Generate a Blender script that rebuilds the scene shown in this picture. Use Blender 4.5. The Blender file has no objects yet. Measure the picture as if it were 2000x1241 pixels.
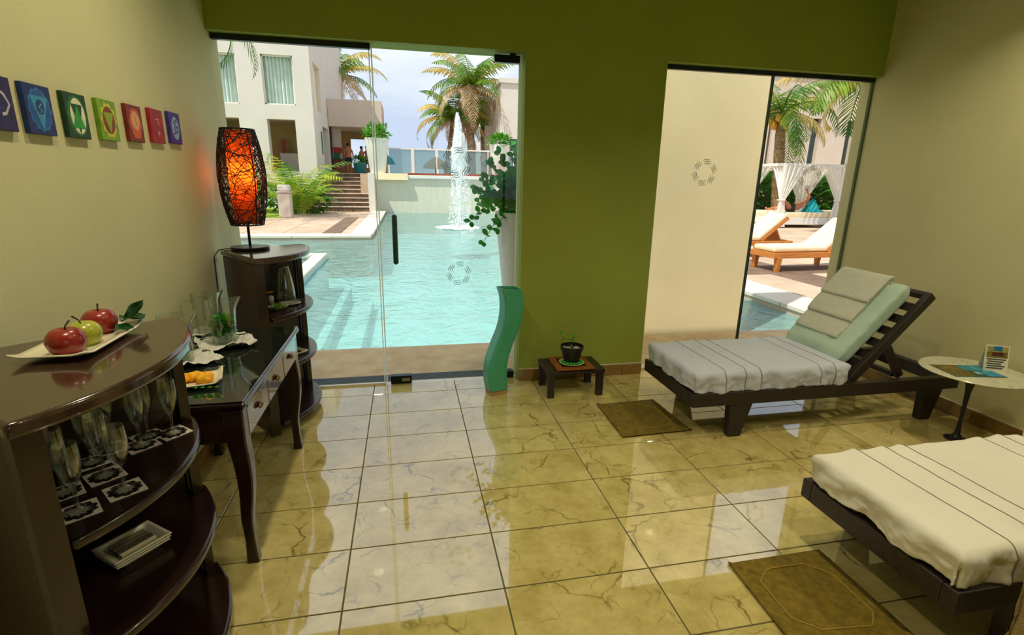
import bpy, bmesh, math, random
from mathutils import Vector, Matrix, noise as mnoise
random.seed(7)
sc = bpy.context.scene
PI = math.pi
R = math.radians
COL = sc.collection

# ------------------------------------------------------------------ camera
CAM_H = 1.52
FPX = 997.7
PITCH, YAW, ROLL = R(15.065), R(11.73), R(1.092)
_fw = Vector((math.sin(YAW)*math.cos(PITCH), math.cos(YAW)*math.cos(PITCH), -math.sin(PITCH)))
_r0 = Vector((math.cos(YAW), -math.sin(YAW), 0.0))
_u0 = _r0.cross(_fw)
_rt = _r0*math.cos(ROLL) + _u0*math.sin(ROLL)
_up = -_r0*math.sin(ROLL) + _u0*math.cos(ROLL)
CAMP = Vector((0, 0, CAM_H))
cd = bpy.data.cameras.new('camera')
cam = bpy.data.objects.new('camera', cd)
COL.objects.link(cam)
cd.sensor_width = 36.0
cd.lens = 36.0*FPX/2000.0
cd.clip_start = 0.02
cd.clip_end = 500
mw = Matrix.Identity(4)
for i in range(3):
    mw[i][0] = _rt[i]; mw[i][1] = _up[i]; mw[i][2] = -_fw[i]; mw[i][3] = CAMP[i]
cam.matrix_world = mw
sc.camera = cam

# ------------------------------------------------------------------ view / world / sun
vs = sc.view_settings
vs.view_transform = 'Standard'
vs.look = 'None'
vs.exposure = 0.65
vs.gamma = 1.0
vs.use_curve_mapping = False
sc.cycles.max_bounces = 14
sc.cycles.transparent_max_bounces = 24
sc.cycles.diffuse_bounces = 6
sc.cycles.glossy_bounces = 5
sc.cycles.transmission_bounces = 10
sc.cycles.caustics_reflective = False
sc.cycles.caustics_refractive = False
sc.cycles.sample_clamp_indirect = 6.0

def lin(c):
    def f(x):
        x = x/255.0
        return x/12.92 if x <= 0.04045 else ((x+0.055)/1.055)**2.4
    return (f(c[0]), f(c[1]), f(c[2]), 1.0)

SKY_STRENGTH = 0.92
SUN_STRENGTH = 3.6
wd = bpy.data.worlds.new('world')
sc.world = wd
wd.use_nodes = True
nt = wd.node_tree
nt.nodes.clear()
wo = nt.nodes.new('ShaderNodeOutputWorld')
bg = nt.nodes.new('ShaderNodeBackground')
tc = nt.nodes.new('ShaderNodeTexCoord')
mp = nt.nodes.new('ShaderNodeMapping')
mp.inputs['Scale'].default_value = (1.0, 1.0, 3.2)
nz = nt.nodes.new('ShaderNodeTexNoise')
nz.inputs['Scale'].default_value = 2.6
nz.inputs['Detail'].default_value = 5.0
nz.inputs['Roughness'].default_value = 0.55
nz.inputs['Distortion'].default_value = 0.4
cr = nt.nodes.new('ShaderNodeValToRGB')
cr.color_ramp.elements[0].position = 0.40
cr.color_ramp.elements[0].color = lin((186, 198, 222))
cr.color_ramp.elements[1].position = 0.60
cr.color_ramp.elements[1].color = lin((228, 230, 236))
nt.links.new(tc.outputs['Generated'], mp.inputs['Vector'])
nt.links.new(mp.outputs['Vector'], nz.inputs['Vector'])
nt.links.new(nz.outputs['Fac'], cr.inputs['Fac'])
nt.links.new(cr.outputs['Color'], bg.inputs['Color'])
bg.inputs['Strength'].default_value = SKY_STRENGTH
nt.links.new(bg.outputs['Background'], wo.inputs['Surface'])

sl = bpy.data.lights.new('sun', 'SUN')
sl.energy = SUN_STRENGTH
sl.angle = R(0.6)
sl.color = (1.0, 0.95, 0.86)
sun = bpy.data.objects.new('sun', sl)
COL.objects.link(sun)
sun.location = (-10, -10, 30)
sun_dir = Vector((0.83*math.cos(R(62)), 0.56*math.cos(R(62)), -math.sin(R(62))))
sun.rotation_euler = sun_dir.to_track_quat('-Z', 'Y').to_euler()

# added ceiling fill lamps, none seen in the room (built further down with housings)
FILL_POWER = 5.8
FILL_COLOR = (1.0, 0.88, 0.62)

# ------------------------------------------------------------------ pixel -> place
def ray(x, y):
    return _fw*FPX + _rt*(x-1000) - _up*(y-620.5)
def PZ(x, y, z=0.0):
    d = ray(x, y); return CAMP + d*((z-CAM_H)/d.z)
def PY(x, y, Y):
    d = ray(x, y); return CAMP + d*(Y/d.y)
def PX(x, y, X):
    d = ray(x, y); return CAMP + d*(X/d.x)

# ------------------------------------------------------------------ materials
def new_mat(name):
    m = bpy.data.materials.new(name)
    m.use_nodes = True
    return m, m.node_tree, m.node_tree.nodes['Principled BSDF']

def mat(name, col, rough=0.6, metal=0.0, spec=0.5, vary=0.0, vscale=8.0, col2=None, bump=0.0, bscale=40.0,
        stretch=None, ior=None, coat=0.0, emit=None, estr=0.0, sub=0.0, trans=0.0, alpha=1.0, detail=4.0, distort=0.0,
        sheen=0.0, rnd=False, r0=0.35, r1=0.65):
    m, t, b = new_mat(name)
    L = t.links.new
    c1 = lin(col)
    b.inputs['Roughness'].default_value = rough
    b.inputs['Metallic'].default_value = metal
    b.inputs['Specular IOR Level'].default_value = spec
    if ior: b.inputs['IOR'].default_value = ior
    b.inputs['Coat Weight'].default_value = coat
    b.inputs['Coat Roughness'].default_value = 0.05
    b.inputs['Transmission Weight'].default_value = trans
    b.inputs['Alpha'].default_value = alpha
    b.inputs['Sheen Weight'].default_value = sheen
    if sub:
        b.inputs['Subsurface Weight'].default_value = sub
        b.inputs['Subsurface Radius'].default_value = (0.02, 0.02, 0.02)
    if emit:
        b.inputs['Emission Color'].default_value = lin(emit)
        b.inputs['Emission Strength'].default_value = estr
    need = vary > 0 or col2 is not None or bump > 0
    b.inputs['Base Color'].default_value = c1
    if need:
        co = t.nodes.new('ShaderNodeTexCoord')
        mpn = t.nodes.new('ShaderNodeMapping')
        if stretch: mpn.inputs['Scale'].default_value = stretch
        L(co.outputs['Object'], mpn.inputs['Vector'])
        src = mpn.outputs['Vector']
        if rnd:
            oi = t.nodes.new('ShaderNodeObjectInfo')
            ml = t.nodes.new('ShaderNodeMath'); ml.operation = 'MULTIPLY'; ml.inputs[1].default_value = 57.0
            L(oi.outputs['Random'], ml.inputs[0])
            va = t.nodes.new('ShaderNodeVectorMath'); va.operation = 'ADD'
            L(src, va.inputs[0]); L(ml.outputs[0], va.inputs[1])
            src = va.outputs[0]
        if vary > 0 or col2 is not None:
            n = t.nodes.new('ShaderNodeTexNoise')
            n.inputs['Scale'].default_value = vscale
            n.inputs['Detail'].default_value = detail
            n.inputs['Distortion'].default_value = distort
            L(src, n.inputs['Vector'])
            rp = t.nodes.new('ShaderNodeValToRGB')
            if col2 is None:
                k0, k1 = 1.0-vary, 1.0+vary
                a = [min(1.0, x*k0) for x in c1[:3]]+[1]
                z = [min(1.0, x*k1) for x in c1[:3]]+[1]
            else:
                a, z = c1, lin(col2)
            rp.color_ramp.elements[0].color = a
            rp.color_ramp.elements[1].color = z
            rp.color_ramp.elements[0].position = r0
            rp.color_ramp.elements[1].position = r1
            L(n.outputs['Fac'], rp.inputs['Fac'])
            L(rp.outputs['Color'], b.inputs['Base Color'])
        if bump > 0:
            n2 = t.nodes.new('ShaderNodeTexNoise')
            n2.inputs['Scale'].default_value = bscale
            n2.inputs['Detail'].default_value = 3.0
            L(src, n2.inputs['Vector'])
            bp = t.nodes.new('ShaderNodeBump')
            bp.inputs['Strength'].default_value = bump
            bp.inputs['Distance'].default_value = 0.01
            L(n2.outputs['Fac'], bp.inputs['Height'])
            L(bp.outputs['Normal'], b.inputs['Normal'])
    return m

def marble(name, base, base2, vein, vein2, rough, ior, scale=2.2, vw=0.012, rnd=True):
    m, t, b = new_mat(name)
    L = t.links.new
    co = t.nodes.new('ShaderNodeTexCoord')
    src = co.outputs['Object']
    if rnd:
        oi = t.nodes.new('ShaderNodeObjectInfo')
        ml = t.nodes.new('ShaderNodeMath'); ml.operation = 'MULTIPLY'; ml.inputs[1].default_value = 91.0
        L(oi.outputs['Random'], ml.inputs[0])
        va = t.nodes.new('ShaderNodeVectorMath'); va.operation = 'ADD'
        L(src, va.inputs[0]); L(ml.outputs[0], va.inputs[1])
        src = va.outputs[0]
    dn = t.nodes.new('ShaderNodeTexNoise'); dn.inputs['Scale'].default_value = 5.0; dn.inputs['Detail'].default_value = 4.0
    L(src, dn.inputs['Vector'])
    ds = t.nodes.new('ShaderNodeVectorMath'); ds.operation = 'SCALE'; ds.inputs['Scale'].default_value = 0.28
    L(dn.outputs['Color'], ds.inputs[0])
    ad = t.nodes.new('ShaderNodeVectorMath'); ad.operation = 'ADD'
    L(src, ad.inputs[0]); L(ds.outputs[0], ad.inputs[1])
    n1 = t.nodes.new('ShaderNodeTexNoise'); n1.inputs['Scale'].default_value = 6.0; n1.inputs['Detail'].default_value = 8.0; n1.inputs['Roughness'].default_value = 0.68
    L(src, n1.inputs['Vector'])
    rp = t.nodes.new('ShaderNodeValToRGB')
    rp.color_ramp.elements[0].color = lin(base2); rp.color_ramp.elements[0].position = 0.34
    rp.color_ramp.elements[1].color = lin(base); rp.color_ramp.elements[1].position = 0.62
    L(n1.outputs['Fac'], rp.inputs['Fac'])
    prev = rp.outputs['Color']
    for sc_, w_, c_, amt in ((scale, vw, vein, 0.85), (scale*2.7, vw*1.5, vein2, 0.5)):
        vo = t.nodes.new('ShaderNodeTexVoronoi'); vo.feature = 'DISTANCE_TO_EDGE'; vo.inputs['Scale'].default_value = sc_
        L(ad.outputs[0], vo.inputs['Vector'])
        mr = t.nodes.new('ShaderNodeMapRange')
        mr.inputs['From Min'].default_value = 0.0; mr.inputs['From Max'].default_value = w_
        mr.inputs['To Min'].default_value = amt; mr.inputs['To Max'].default_value = 0.0
        L(vo.outputs['Distance'], mr.inputs['Value'])
        pn = t.nodes.new('ShaderNodeTexNoise'); pn.inputs['Scale'].default_value = 3.1+sc_; pn.inputs['Detail'].default_value = 2.0
        L(src, pn.inputs['Vector'])
        pm = t.nodes.new('ShaderNodeMapRange')
        pm.inputs['From Min'].default_value = 0.44; pm.inputs['From Max'].default_value = 0.60
        L(pn.outputs['Fac'], pm.inputs['Value'])
        mu = t.nodes.new('ShaderNodeMath'); mu.operation = 'MULTIPLY'
        L(mr.outputs[0], mu.inputs[0]); L(pm.outputs[0], mu.inputs[1])
        mx = t.nodes.new('ShaderNodeMix'); mx.data_type = 'RGBA'
        L(mu.outputs[0], mx.inputs['Factor']); L(prev, mx.inputs['A'])
        mx.inputs['B'].default_value = lin(c_)
        prev = mx.outputs['Result']
    L(prev, b.inputs['Base Color'])
    b.inputs['Roughness'].default_value = rough
    b.inputs['IOR'].default_value = ior
    return m

def pane_mat(name, tint, refl_ior=1.45, rough=0.0, haze=0.0, hcol=(255, 255, 255)):
    """thin sheet glass: clear with a fresnel sheen"""
    m = bpy.data.materials.new(name); m.use_nodes = True
    t = m.node_tree; t.nodes.clear(); L = t.links.new
    o = t.nodes.new('ShaderNodeOutputMaterial')
    tr = t.nodes.new('ShaderNodeBsdfTransparent'); tr.inputs['Color'].default_value = lin(tint)
    gl = t.nodes.new('ShaderNodeBsdfGlossy'); gl.inputs['Roughness'].default_value = rough
    fr = t.nodes.new('ShaderNodeFresnel'); fr.inputs['IOR'].default_value = refl_ior
    ge = t.nodes.new('ShaderNodeNewGeometry')
    iv = t.nodes.new('ShaderNodeMath'); iv.operation = 'SUBTRACT'; iv.inputs[0].default_value = 1.0
    L(ge.outputs['Backfacing'], iv.inputs[1])
    mm = t.nodes.new('ShaderNodeMath'); mm.operation = 'MULTIPLY'
    L(fr.outputs[0], mm.inputs[0]); L(iv.outputs[0], mm.inputs[1])
    mx = t.nodes.new('ShaderNodeMixShader')
    L(mm.outputs[0], mx.inputs[0]); L(tr.outputs[0], mx.inputs[1]); L(gl.outputs[0], mx.inputs[2])
    out = mx.outputs[0]
    if haze > 0:
        df = t.nodes.new('ShaderNodeBsdfDiffuse'); df.inputs['Color'].default_value = lin(hcol)
        m2 = t.nodes.new('ShaderNodeMixShader'); m2.inputs[0].default_value = haze
        L(out, m2.inputs[1]); L(df.outputs[0], m2.inputs[2]); out = m2.outputs[0]
    L(out, o.inputs['Surface'])
    return m

def glass_mat(name, col=(255, 255, 255), ior=1.45, rough=0.0):
    m = bpy.data.materials.new(name); m.use_nodes = True
    t = m.node_tree; t.nodes.clear(); L = t.links.new
    o = t.nodes.new('ShaderNodeOutputMaterial')
    g = t.nodes.new('ShaderNodeBsdfGlass'); g.inputs['Color'].default_value = lin(col)
    g.inputs['IOR'].default_value = ior; g.inputs['Roughness'].default_value = rough
    L(g.outputs[0], o.inputs['Surface'])
    return m

def thin_glass(name):
    """blown glassware: clear when faced, silvery towards its rims"""
    m = bpy.data.materials.new(name); m.use_nodes = True
    t = m.node_tree; t.nodes.clear(); L = t.links.new
    o = t.nodes.new('ShaderNodeOutputMaterial')
    tr = t.nodes.new('ShaderNodeBsdfTransparent'); tr.inputs['Color'].default_value = lin((248, 251, 249))
    gl = t.nodes.new('ShaderNodeBsdfGlossy'); gl.inputs['Roughness'].default_value = 0.02
    lw = t.nodes.new('ShaderNodeLayerWeight'); lw.inputs['Blend'].default_value = 0.5
    pw = t.nodes.new('ShaderNodeMath'); pw.operation = 'POWER'; pw.inputs[1].default_value = 2.0
    mr = t.nodes.new('ShaderNodeMapRange'); mr.inputs['To Min'].default_value = 0.08; mr.inputs['To Max'].default_value = 0.85
    mx = t.nodes.new('ShaderNodeMixShader')
    L(lw.outputs['Facing'], pw.inputs[0]); L(pw.outputs[0], mr.inputs['Value']); L(mr.outputs[0], mx.inputs[0])
    L(tr.outputs[0], mx.inputs[1]); L(gl.outputs[0], mx.inputs[2]); L(mx.outputs[0], o.inputs['Surface'])
    return m

def leaf_mat(name, c1, c2, rough=0.4, tr=0.35, vscale=6.0):
    m = bpy.data.materials.new(name); m.use_nodes = True
    t = m.node_tree; L = t.links.new
    b = t.nodes['Principled BSDF']; o = t.nodes['Material Output']
    co = t.nodes.new('ShaderNodeTexCoord')
    n = t.nodes.new('ShaderNodeTexNoise'); n.inputs['Scale'].default_value = vscale; n.inputs['Detail'].default_value = 2.0
    L(co.outputs['Object'], n.inputs['Vector'])
    rp = t.nodes.new('ShaderNodeValToRGB')
    rp.color_ramp.elements[0].color = lin(c1); rp.color_ramp.elements[0].position = 0.35
    rp.color_ramp.elements[1].color = lin(c2); rp.color_ramp.elements[1].position = 0.66
    L(n.outputs['Fac'], rp.inputs['Fac'])
    L(rp.outputs['Color'], b.inputs['Base Color'])
    b.inputs['Roughness'].default_value = rough
    tl = t.nodes.new('ShaderNodeBsdfTranslucent')
    L(rp.outputs['Color'], tl.inputs['Color'])
    mx = t.nodes.new('ShaderNodeMixShader'); mx.inputs[0].default_value = tr
    L(b.outputs[0], mx.inputs[1]); L(tl.outputs[0], mx.inputs[2]); L(mx.outputs[0], o.inputs['Surface'])
    return m

M = {}
M['wall_shade'] = mat('wall_paint_olive_shade', (146, 160, 62), 0.75, vary=0.05, vscale=1.5, bump=0.10, bscale=160)  # wall paint toned darker olive to carry the back wall's shade
M['wall'] = mat('wall_paint', (210, 206, 160), 0.75, vary=0.05, vscale=1.5, bump=0.10, bscale=160)
M['ceil'] = mat('ceiling_paint', (150, 150, 100), 0.8, bump=0.05, bscale=120)
M['tile'] = marble('floor_marble', (206, 190, 124), (178, 160, 92), (96, 82, 34), (112, 98, 46), 0.03, 2.5, vw=0.018)
M['grout'] = mat('floor_grout', (86, 84, 52), 0.7, vary=0.2, vscale=20)
M['skirt'] = marble('skirting_stone', (150, 118, 66), (120, 90, 46), (90, 66, 30), (100, 76, 40), 0.25, 1.5, scale=6)
M['pane'] = pane_mat('sheet_glass', (249, 251, 250))
_m, _t, _b = new_mat('glass_edge_lit')
_b.inputs['Base Color'].default_value = lin((250, 253, 251)); _b.inputs['Roughness'].default_value = 0.25
_tl = _t.nodes.new('ShaderNodeBsdfTranslucent'); _tl.inputs['Color'].default_value = lin((250, 254, 252))
_tp = _t.nodes.new('ShaderNodeBsdfTransparent')
_x1 = _t.nodes.new('ShaderNodeMixShader'); _x1.inputs[0].default_value = 0.6
_t.links.new(_b.outputs[0], _x1.inputs[1]); _t.links.new(_tl.outputs[0], _x1.inputs[2])
_t.links.new(_x1.outputs[0], _t.nodes['Material Output'].inputs['Surface'])
M['edge'] = _m
M['edgedark'] = mat('glass_edge_dark', (30, 60, 50), 0.25)
M['gasket'] = mat('dark_aluminium', (28, 38, 48), 0.35, metal=0.4)
M['blackmetal'] = mat('black_metal', (20, 24, 24), 0.3, metal=0.6)
M['chrome'] = mat('brushed_steel', (150, 150, 140), 0.3, metal=1.0)
M['frost'] = mat('etched_frost', (120, 138, 132), 0.9, alpha=0.72)
M['ledge'] = mat('ledge_stone', (210, 184, 142), 0.8, col2=(192, 162, 118), vscale=5, bump=0.2, bscale=60)
M['darkstone'] = mat('dark_green_stone', (50, 66, 68), 0.7, col2=(34, 46, 48), vscale=25)
M['sill'] = mat('white_sill', (214, 206, 184), 0.3, vary=0.06)
M['espresso'] = mat('espresso_wood', (30, 16, 14), 0.22, col2=(42, 24, 19), vscale=9, stretch=(1, 1, 12), bump=0.03, bscale=30, coat=0.25)
M['espresso_top'] = mat('espresso_wood_top', (52, 36, 26), 0.15, col2=(66, 48, 34), vscale=6, stretch=(10, 1, 1), coat=0.5)
M['brownwood'] = mat('brown_veneer', (66, 40, 26), 0.4, col2=(50, 30, 20), vscale=7, stretch=(14, 14, 1), coat=0.1)
M['nearblack'] = mat('black_brown_wood', (28, 20, 18), 0.4, col2=(44, 34, 30), vscale=30, stretch=(4, 1, 1), bump=0.05, bscale=60)
M['drawer'] = mat('drawer_front_lacquer', (74, 48, 36), 0.13, col2=(88, 60, 44), vscale=8, stretch=(1, 14, 1), coat=0.8)
M['brass'] = mat('aged_brass', (120, 96, 56), 0.3, metal=1.0)
M['tableglass'] = mat('smoked_glass_top', (26, 32, 28), 0.03, spec=0.8, ior=1.7, coat=0.6)
M['glass'] = thin_glass('clear_glass')
M['water_in'] = pane_mat('drinking_water', (232, 246, 220), 1.33)
M['ceramic'] = mat('white_ceramic', (226, 220, 190), 0.2, coat=0.4)
M['paper'] = mat('coaster_card', (226, 214, 196), 0.7)
M['ink'] = mat('black_ink', (24, 22, 18), 0.6)
M['cloth'] = mat('white_napkin', (214, 214, 204), 0.85, bump=0.15, bscale=120)
M['apple_red'] = mat('red_apple_skin', (120, 14, 22), 0.28, col2=(150, 40, 26), vscale=9, stretch=(1.6, 1.6, 0.5), coat=0.3)
M['apple_green'] = mat('green_apple_skin', (150, 160, 26), 0.3, col2=(176, 176, 54), vscale=12, coat=0.3)
M['stem'] = mat('apple_stem', (52, 38, 16), 0.7)
M['leaf_dark'] = leaf_mat('dark_leaf', (14, 60, 18), (34, 92, 30), 0.3, 0.15)
M['leaf_mint'] = leaf_mat('mint_leaf', (44, 140, 24), (96, 190, 44), 0.4, 0.4, 40)
M['leaf_glossy'] = leaf_mat('glossy_round_leaf', (24, 120, 34), (54, 160, 48), 0.25, 0.25, 5)
M['leaf_areca'] = leaf_mat('areca_leaf', (120, 170, 24), (216, 216, 64), 0.45, 0.4, 2)
M['leaf_shrub'] = leaf_mat('shrub_leaf', (40, 116, 28), (110, 170, 60), 0.45, 0.3, 3)
M['leaf_hedge'] = leaf_mat('hedge_leaf', (24, 84, 18), (78, 138, 36), 0.4, 0.3, 2)
M['leaf_pot'] = leaf_mat('pot_foliage', (48, 130, 24), (118, 180, 50), 0.45, 0.35, 4)
M['palm_green'] = leaf_mat('palm_frond_green', (44, 104, 18), (128, 158, 44), 0.45, 0.35, 0.9)
M['palm_yellow'] = leaf_mat('palm_frond_yellow', (170, 150, 50), (216, 190, 110), 0.5, 0.35, 0.9)
M['palm_dry'] = leaf_mat('palm_frond_dry', (176, 146, 104), (206, 178, 136), 0.6, 0.3, 0.9)
M['trunk'] = mat('palm_trunk', (150, 122, 84), 0.85, col2=(104, 82, 56), vscale=3, stretch=(1, 1, 5), bump=0.5, bscale=8)
M['coconut'] = mat('coconut', (206, 150, 30), 0.5, vary=0.15)
M['white_paint'] = mat('white_render', (216, 209, 198), 0.85, vary=0.03, vscale=0.8, bump=0.05, bscale=30)
M['cream_paint'] = mat('cream_render', (246, 226, 184), 0.85, vary=0.05, vscale=0.9, bump=0.08, bscale=40)
M['pink_paint'] = mat('pinkish_render', (204, 188, 172), 0.85, vary=0.03, vscale=0.6)
M['olive_paint'] = mat('olive_render', (176, 148, 92), 0.85, vary=0.06, vscale=1.0)
M['curtain'] = mat('curtain', (206, 222, 212), 0.8, vary=0.05, vscale=3)
M['winglass'] = mat('far_window_glass', (40, 60, 60), 0.08, spec=0.8)
M['deck'] = mat('deck_paver', (196, 172, 148), 0.8, col2=(176, 150, 126), vscale=1.3, rnd=True)
M['deckdark'] = mat('deck_paver_dark', (124, 98, 80), 0.8, col2=(104, 82, 66), vscale=3, rnd=True)
M['coping'] = mat('pool_coping', (218, 205, 186), 0.7, vary=0.04, vscale=2)
M['step_tread'] = mat('step_tread_stone', (196, 176, 158), 0.8, vary=0.08)
M['step_riser'] = mat('step_riser_stone', (84, 68, 58), 0.85, col2=(120, 96, 74), vscale=3)
M['poolplaster'] = mat('pool_plaster', (196, 216, 214), 0.8, vary=0.04, vscale=0.8)
M['poolwall'] = mat('overflow_wall_tile', (216, 208, 190), 0.4, col2=(204, 202, 180), vscale=2.5, stretch=(2.5, 1, 0.6))
M['grass'] = mat('lawn', (120, 150, 30), 0.9, col2=(160, 180, 60), vscale=3, bump=0.4, bscale=40)
M['soil'] = mat('soil', (40, 30, 22), 0.95, bump=0.5, bscale=60)
M['planter'] = mat('white_planter', (226, 226, 214), 0.5, vary=0.03)
M['thatch'] = mat('thatch', (150, 110, 66), 0.9, col2=(110, 78, 46), vscale=14, stretch=(1, 1, 0.3), bump=0.6, bscale=30)
M['teak'] = mat('teak', (206, 130, 52), 0.55, col2=(178, 104, 38), vscale=6, stretch=(1, 8, 8))
M['cushion'] = mat('cream_cushion', (236, 214, 176), 0.9, vary=0.04, bump=0.1, bscale=60)
M['whitewood'] = mat('white_lacquer', (226, 222, 214), 0.5)
M['sheer'] = pane_mat('sheer_curtain', (250, 250, 250), 1.05, 0.5, haze=0.72, hcol=(250, 246, 238))
M['teal'] = mat('turquoise_towel', (20, 160, 170), 0.9, vary=0.2, vscale=5, bump=0.3, bscale=20)
M['tealpot'] = mat('teal_pot', (10, 120, 116), 0.4)
M['skin'] = mat('skin', (190, 118, 80), 0.55, vary=0.05)
M['hair'] = mat('dark_hair', (30, 20, 16), 0.6)
M['shorts'] = mat('dark_shorts', (34, 38, 48), 0.8)
M['wood_red'] = mat('reddish_counter', (140, 66, 34), 0.5, vary=0.1)
M['red'] = mat('red_panel', (176, 50, 40), 0.6)
M['green'] = mat('green_panel', (20, 120, 70), 0.6)
M['sheet_blue'] = mat('pale_sheet', (188, 194, 206), 0.85, vary=0.03, vscale=4, bump=0.12, bscale=25)
M['sheet_cream'] = mat('cream_sheet', (214, 210, 194), 0.85, vary=0.03, vscale=4, bump=0.12, bscale=25)
M['sheet_green'] = mat('pale_green_cover', (176, 200, 184), 0.85, vary=0.04, vscale=4, bump=0.2, bscale=18)
M['towel'] = mat('terry_towel', (206, 208, 190), 0.95, vary=0.05, vscale=60, bump=0.6, bscale=260, sheen=0.3)
M['fold_shade'] = mat('sheet_fold_shade', (104, 108, 100), 0.9)  # dark grey standing in for shade in the sheet folds
M['mat_olive'] = mat('olive_bath_mat', (104, 86, 12), 0.95, col2=(128, 106, 22), vscale=40, bump=0.7, bscale=220)
M['mat_border'] = mat('bath_mat_border', (150, 124, 44), 0.95)
M['vase'] = mat('jade_ceramic', (60, 156, 120), 0.34, col2=(74, 168, 134), vscale=3, sub=0.15)
M['vasebase'] = mat('vase_foot', (170, 140, 88), 0.6, vary=0.1)
M['stooltop'] = mat('stool_orange_wood', (148, 86, 26), 0.5, col2=(120, 66, 20), vscale=8, stretch=(12, 1, 1))
M['potblack'] = mat('black_pot', (16, 15, 16), 0.45)
M['pebble_w'] = mat('white_pebble', (200, 190, 170), 0.6)
M['pebble_g'] = mat('green_pebble', (24, 150, 40), 0.35)
M['saucer'] = mat('pale_saucer', (186, 196, 130), 0.3, coat=0.3)
M['marbletop'] = marble('white_marble', (210, 208, 180), (190, 188, 160), (110, 108, 90), (150, 146, 124), 0.15, 1.5, scale=7, vw=0.02, rnd=False)
M['lamp_orange'] = None

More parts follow.
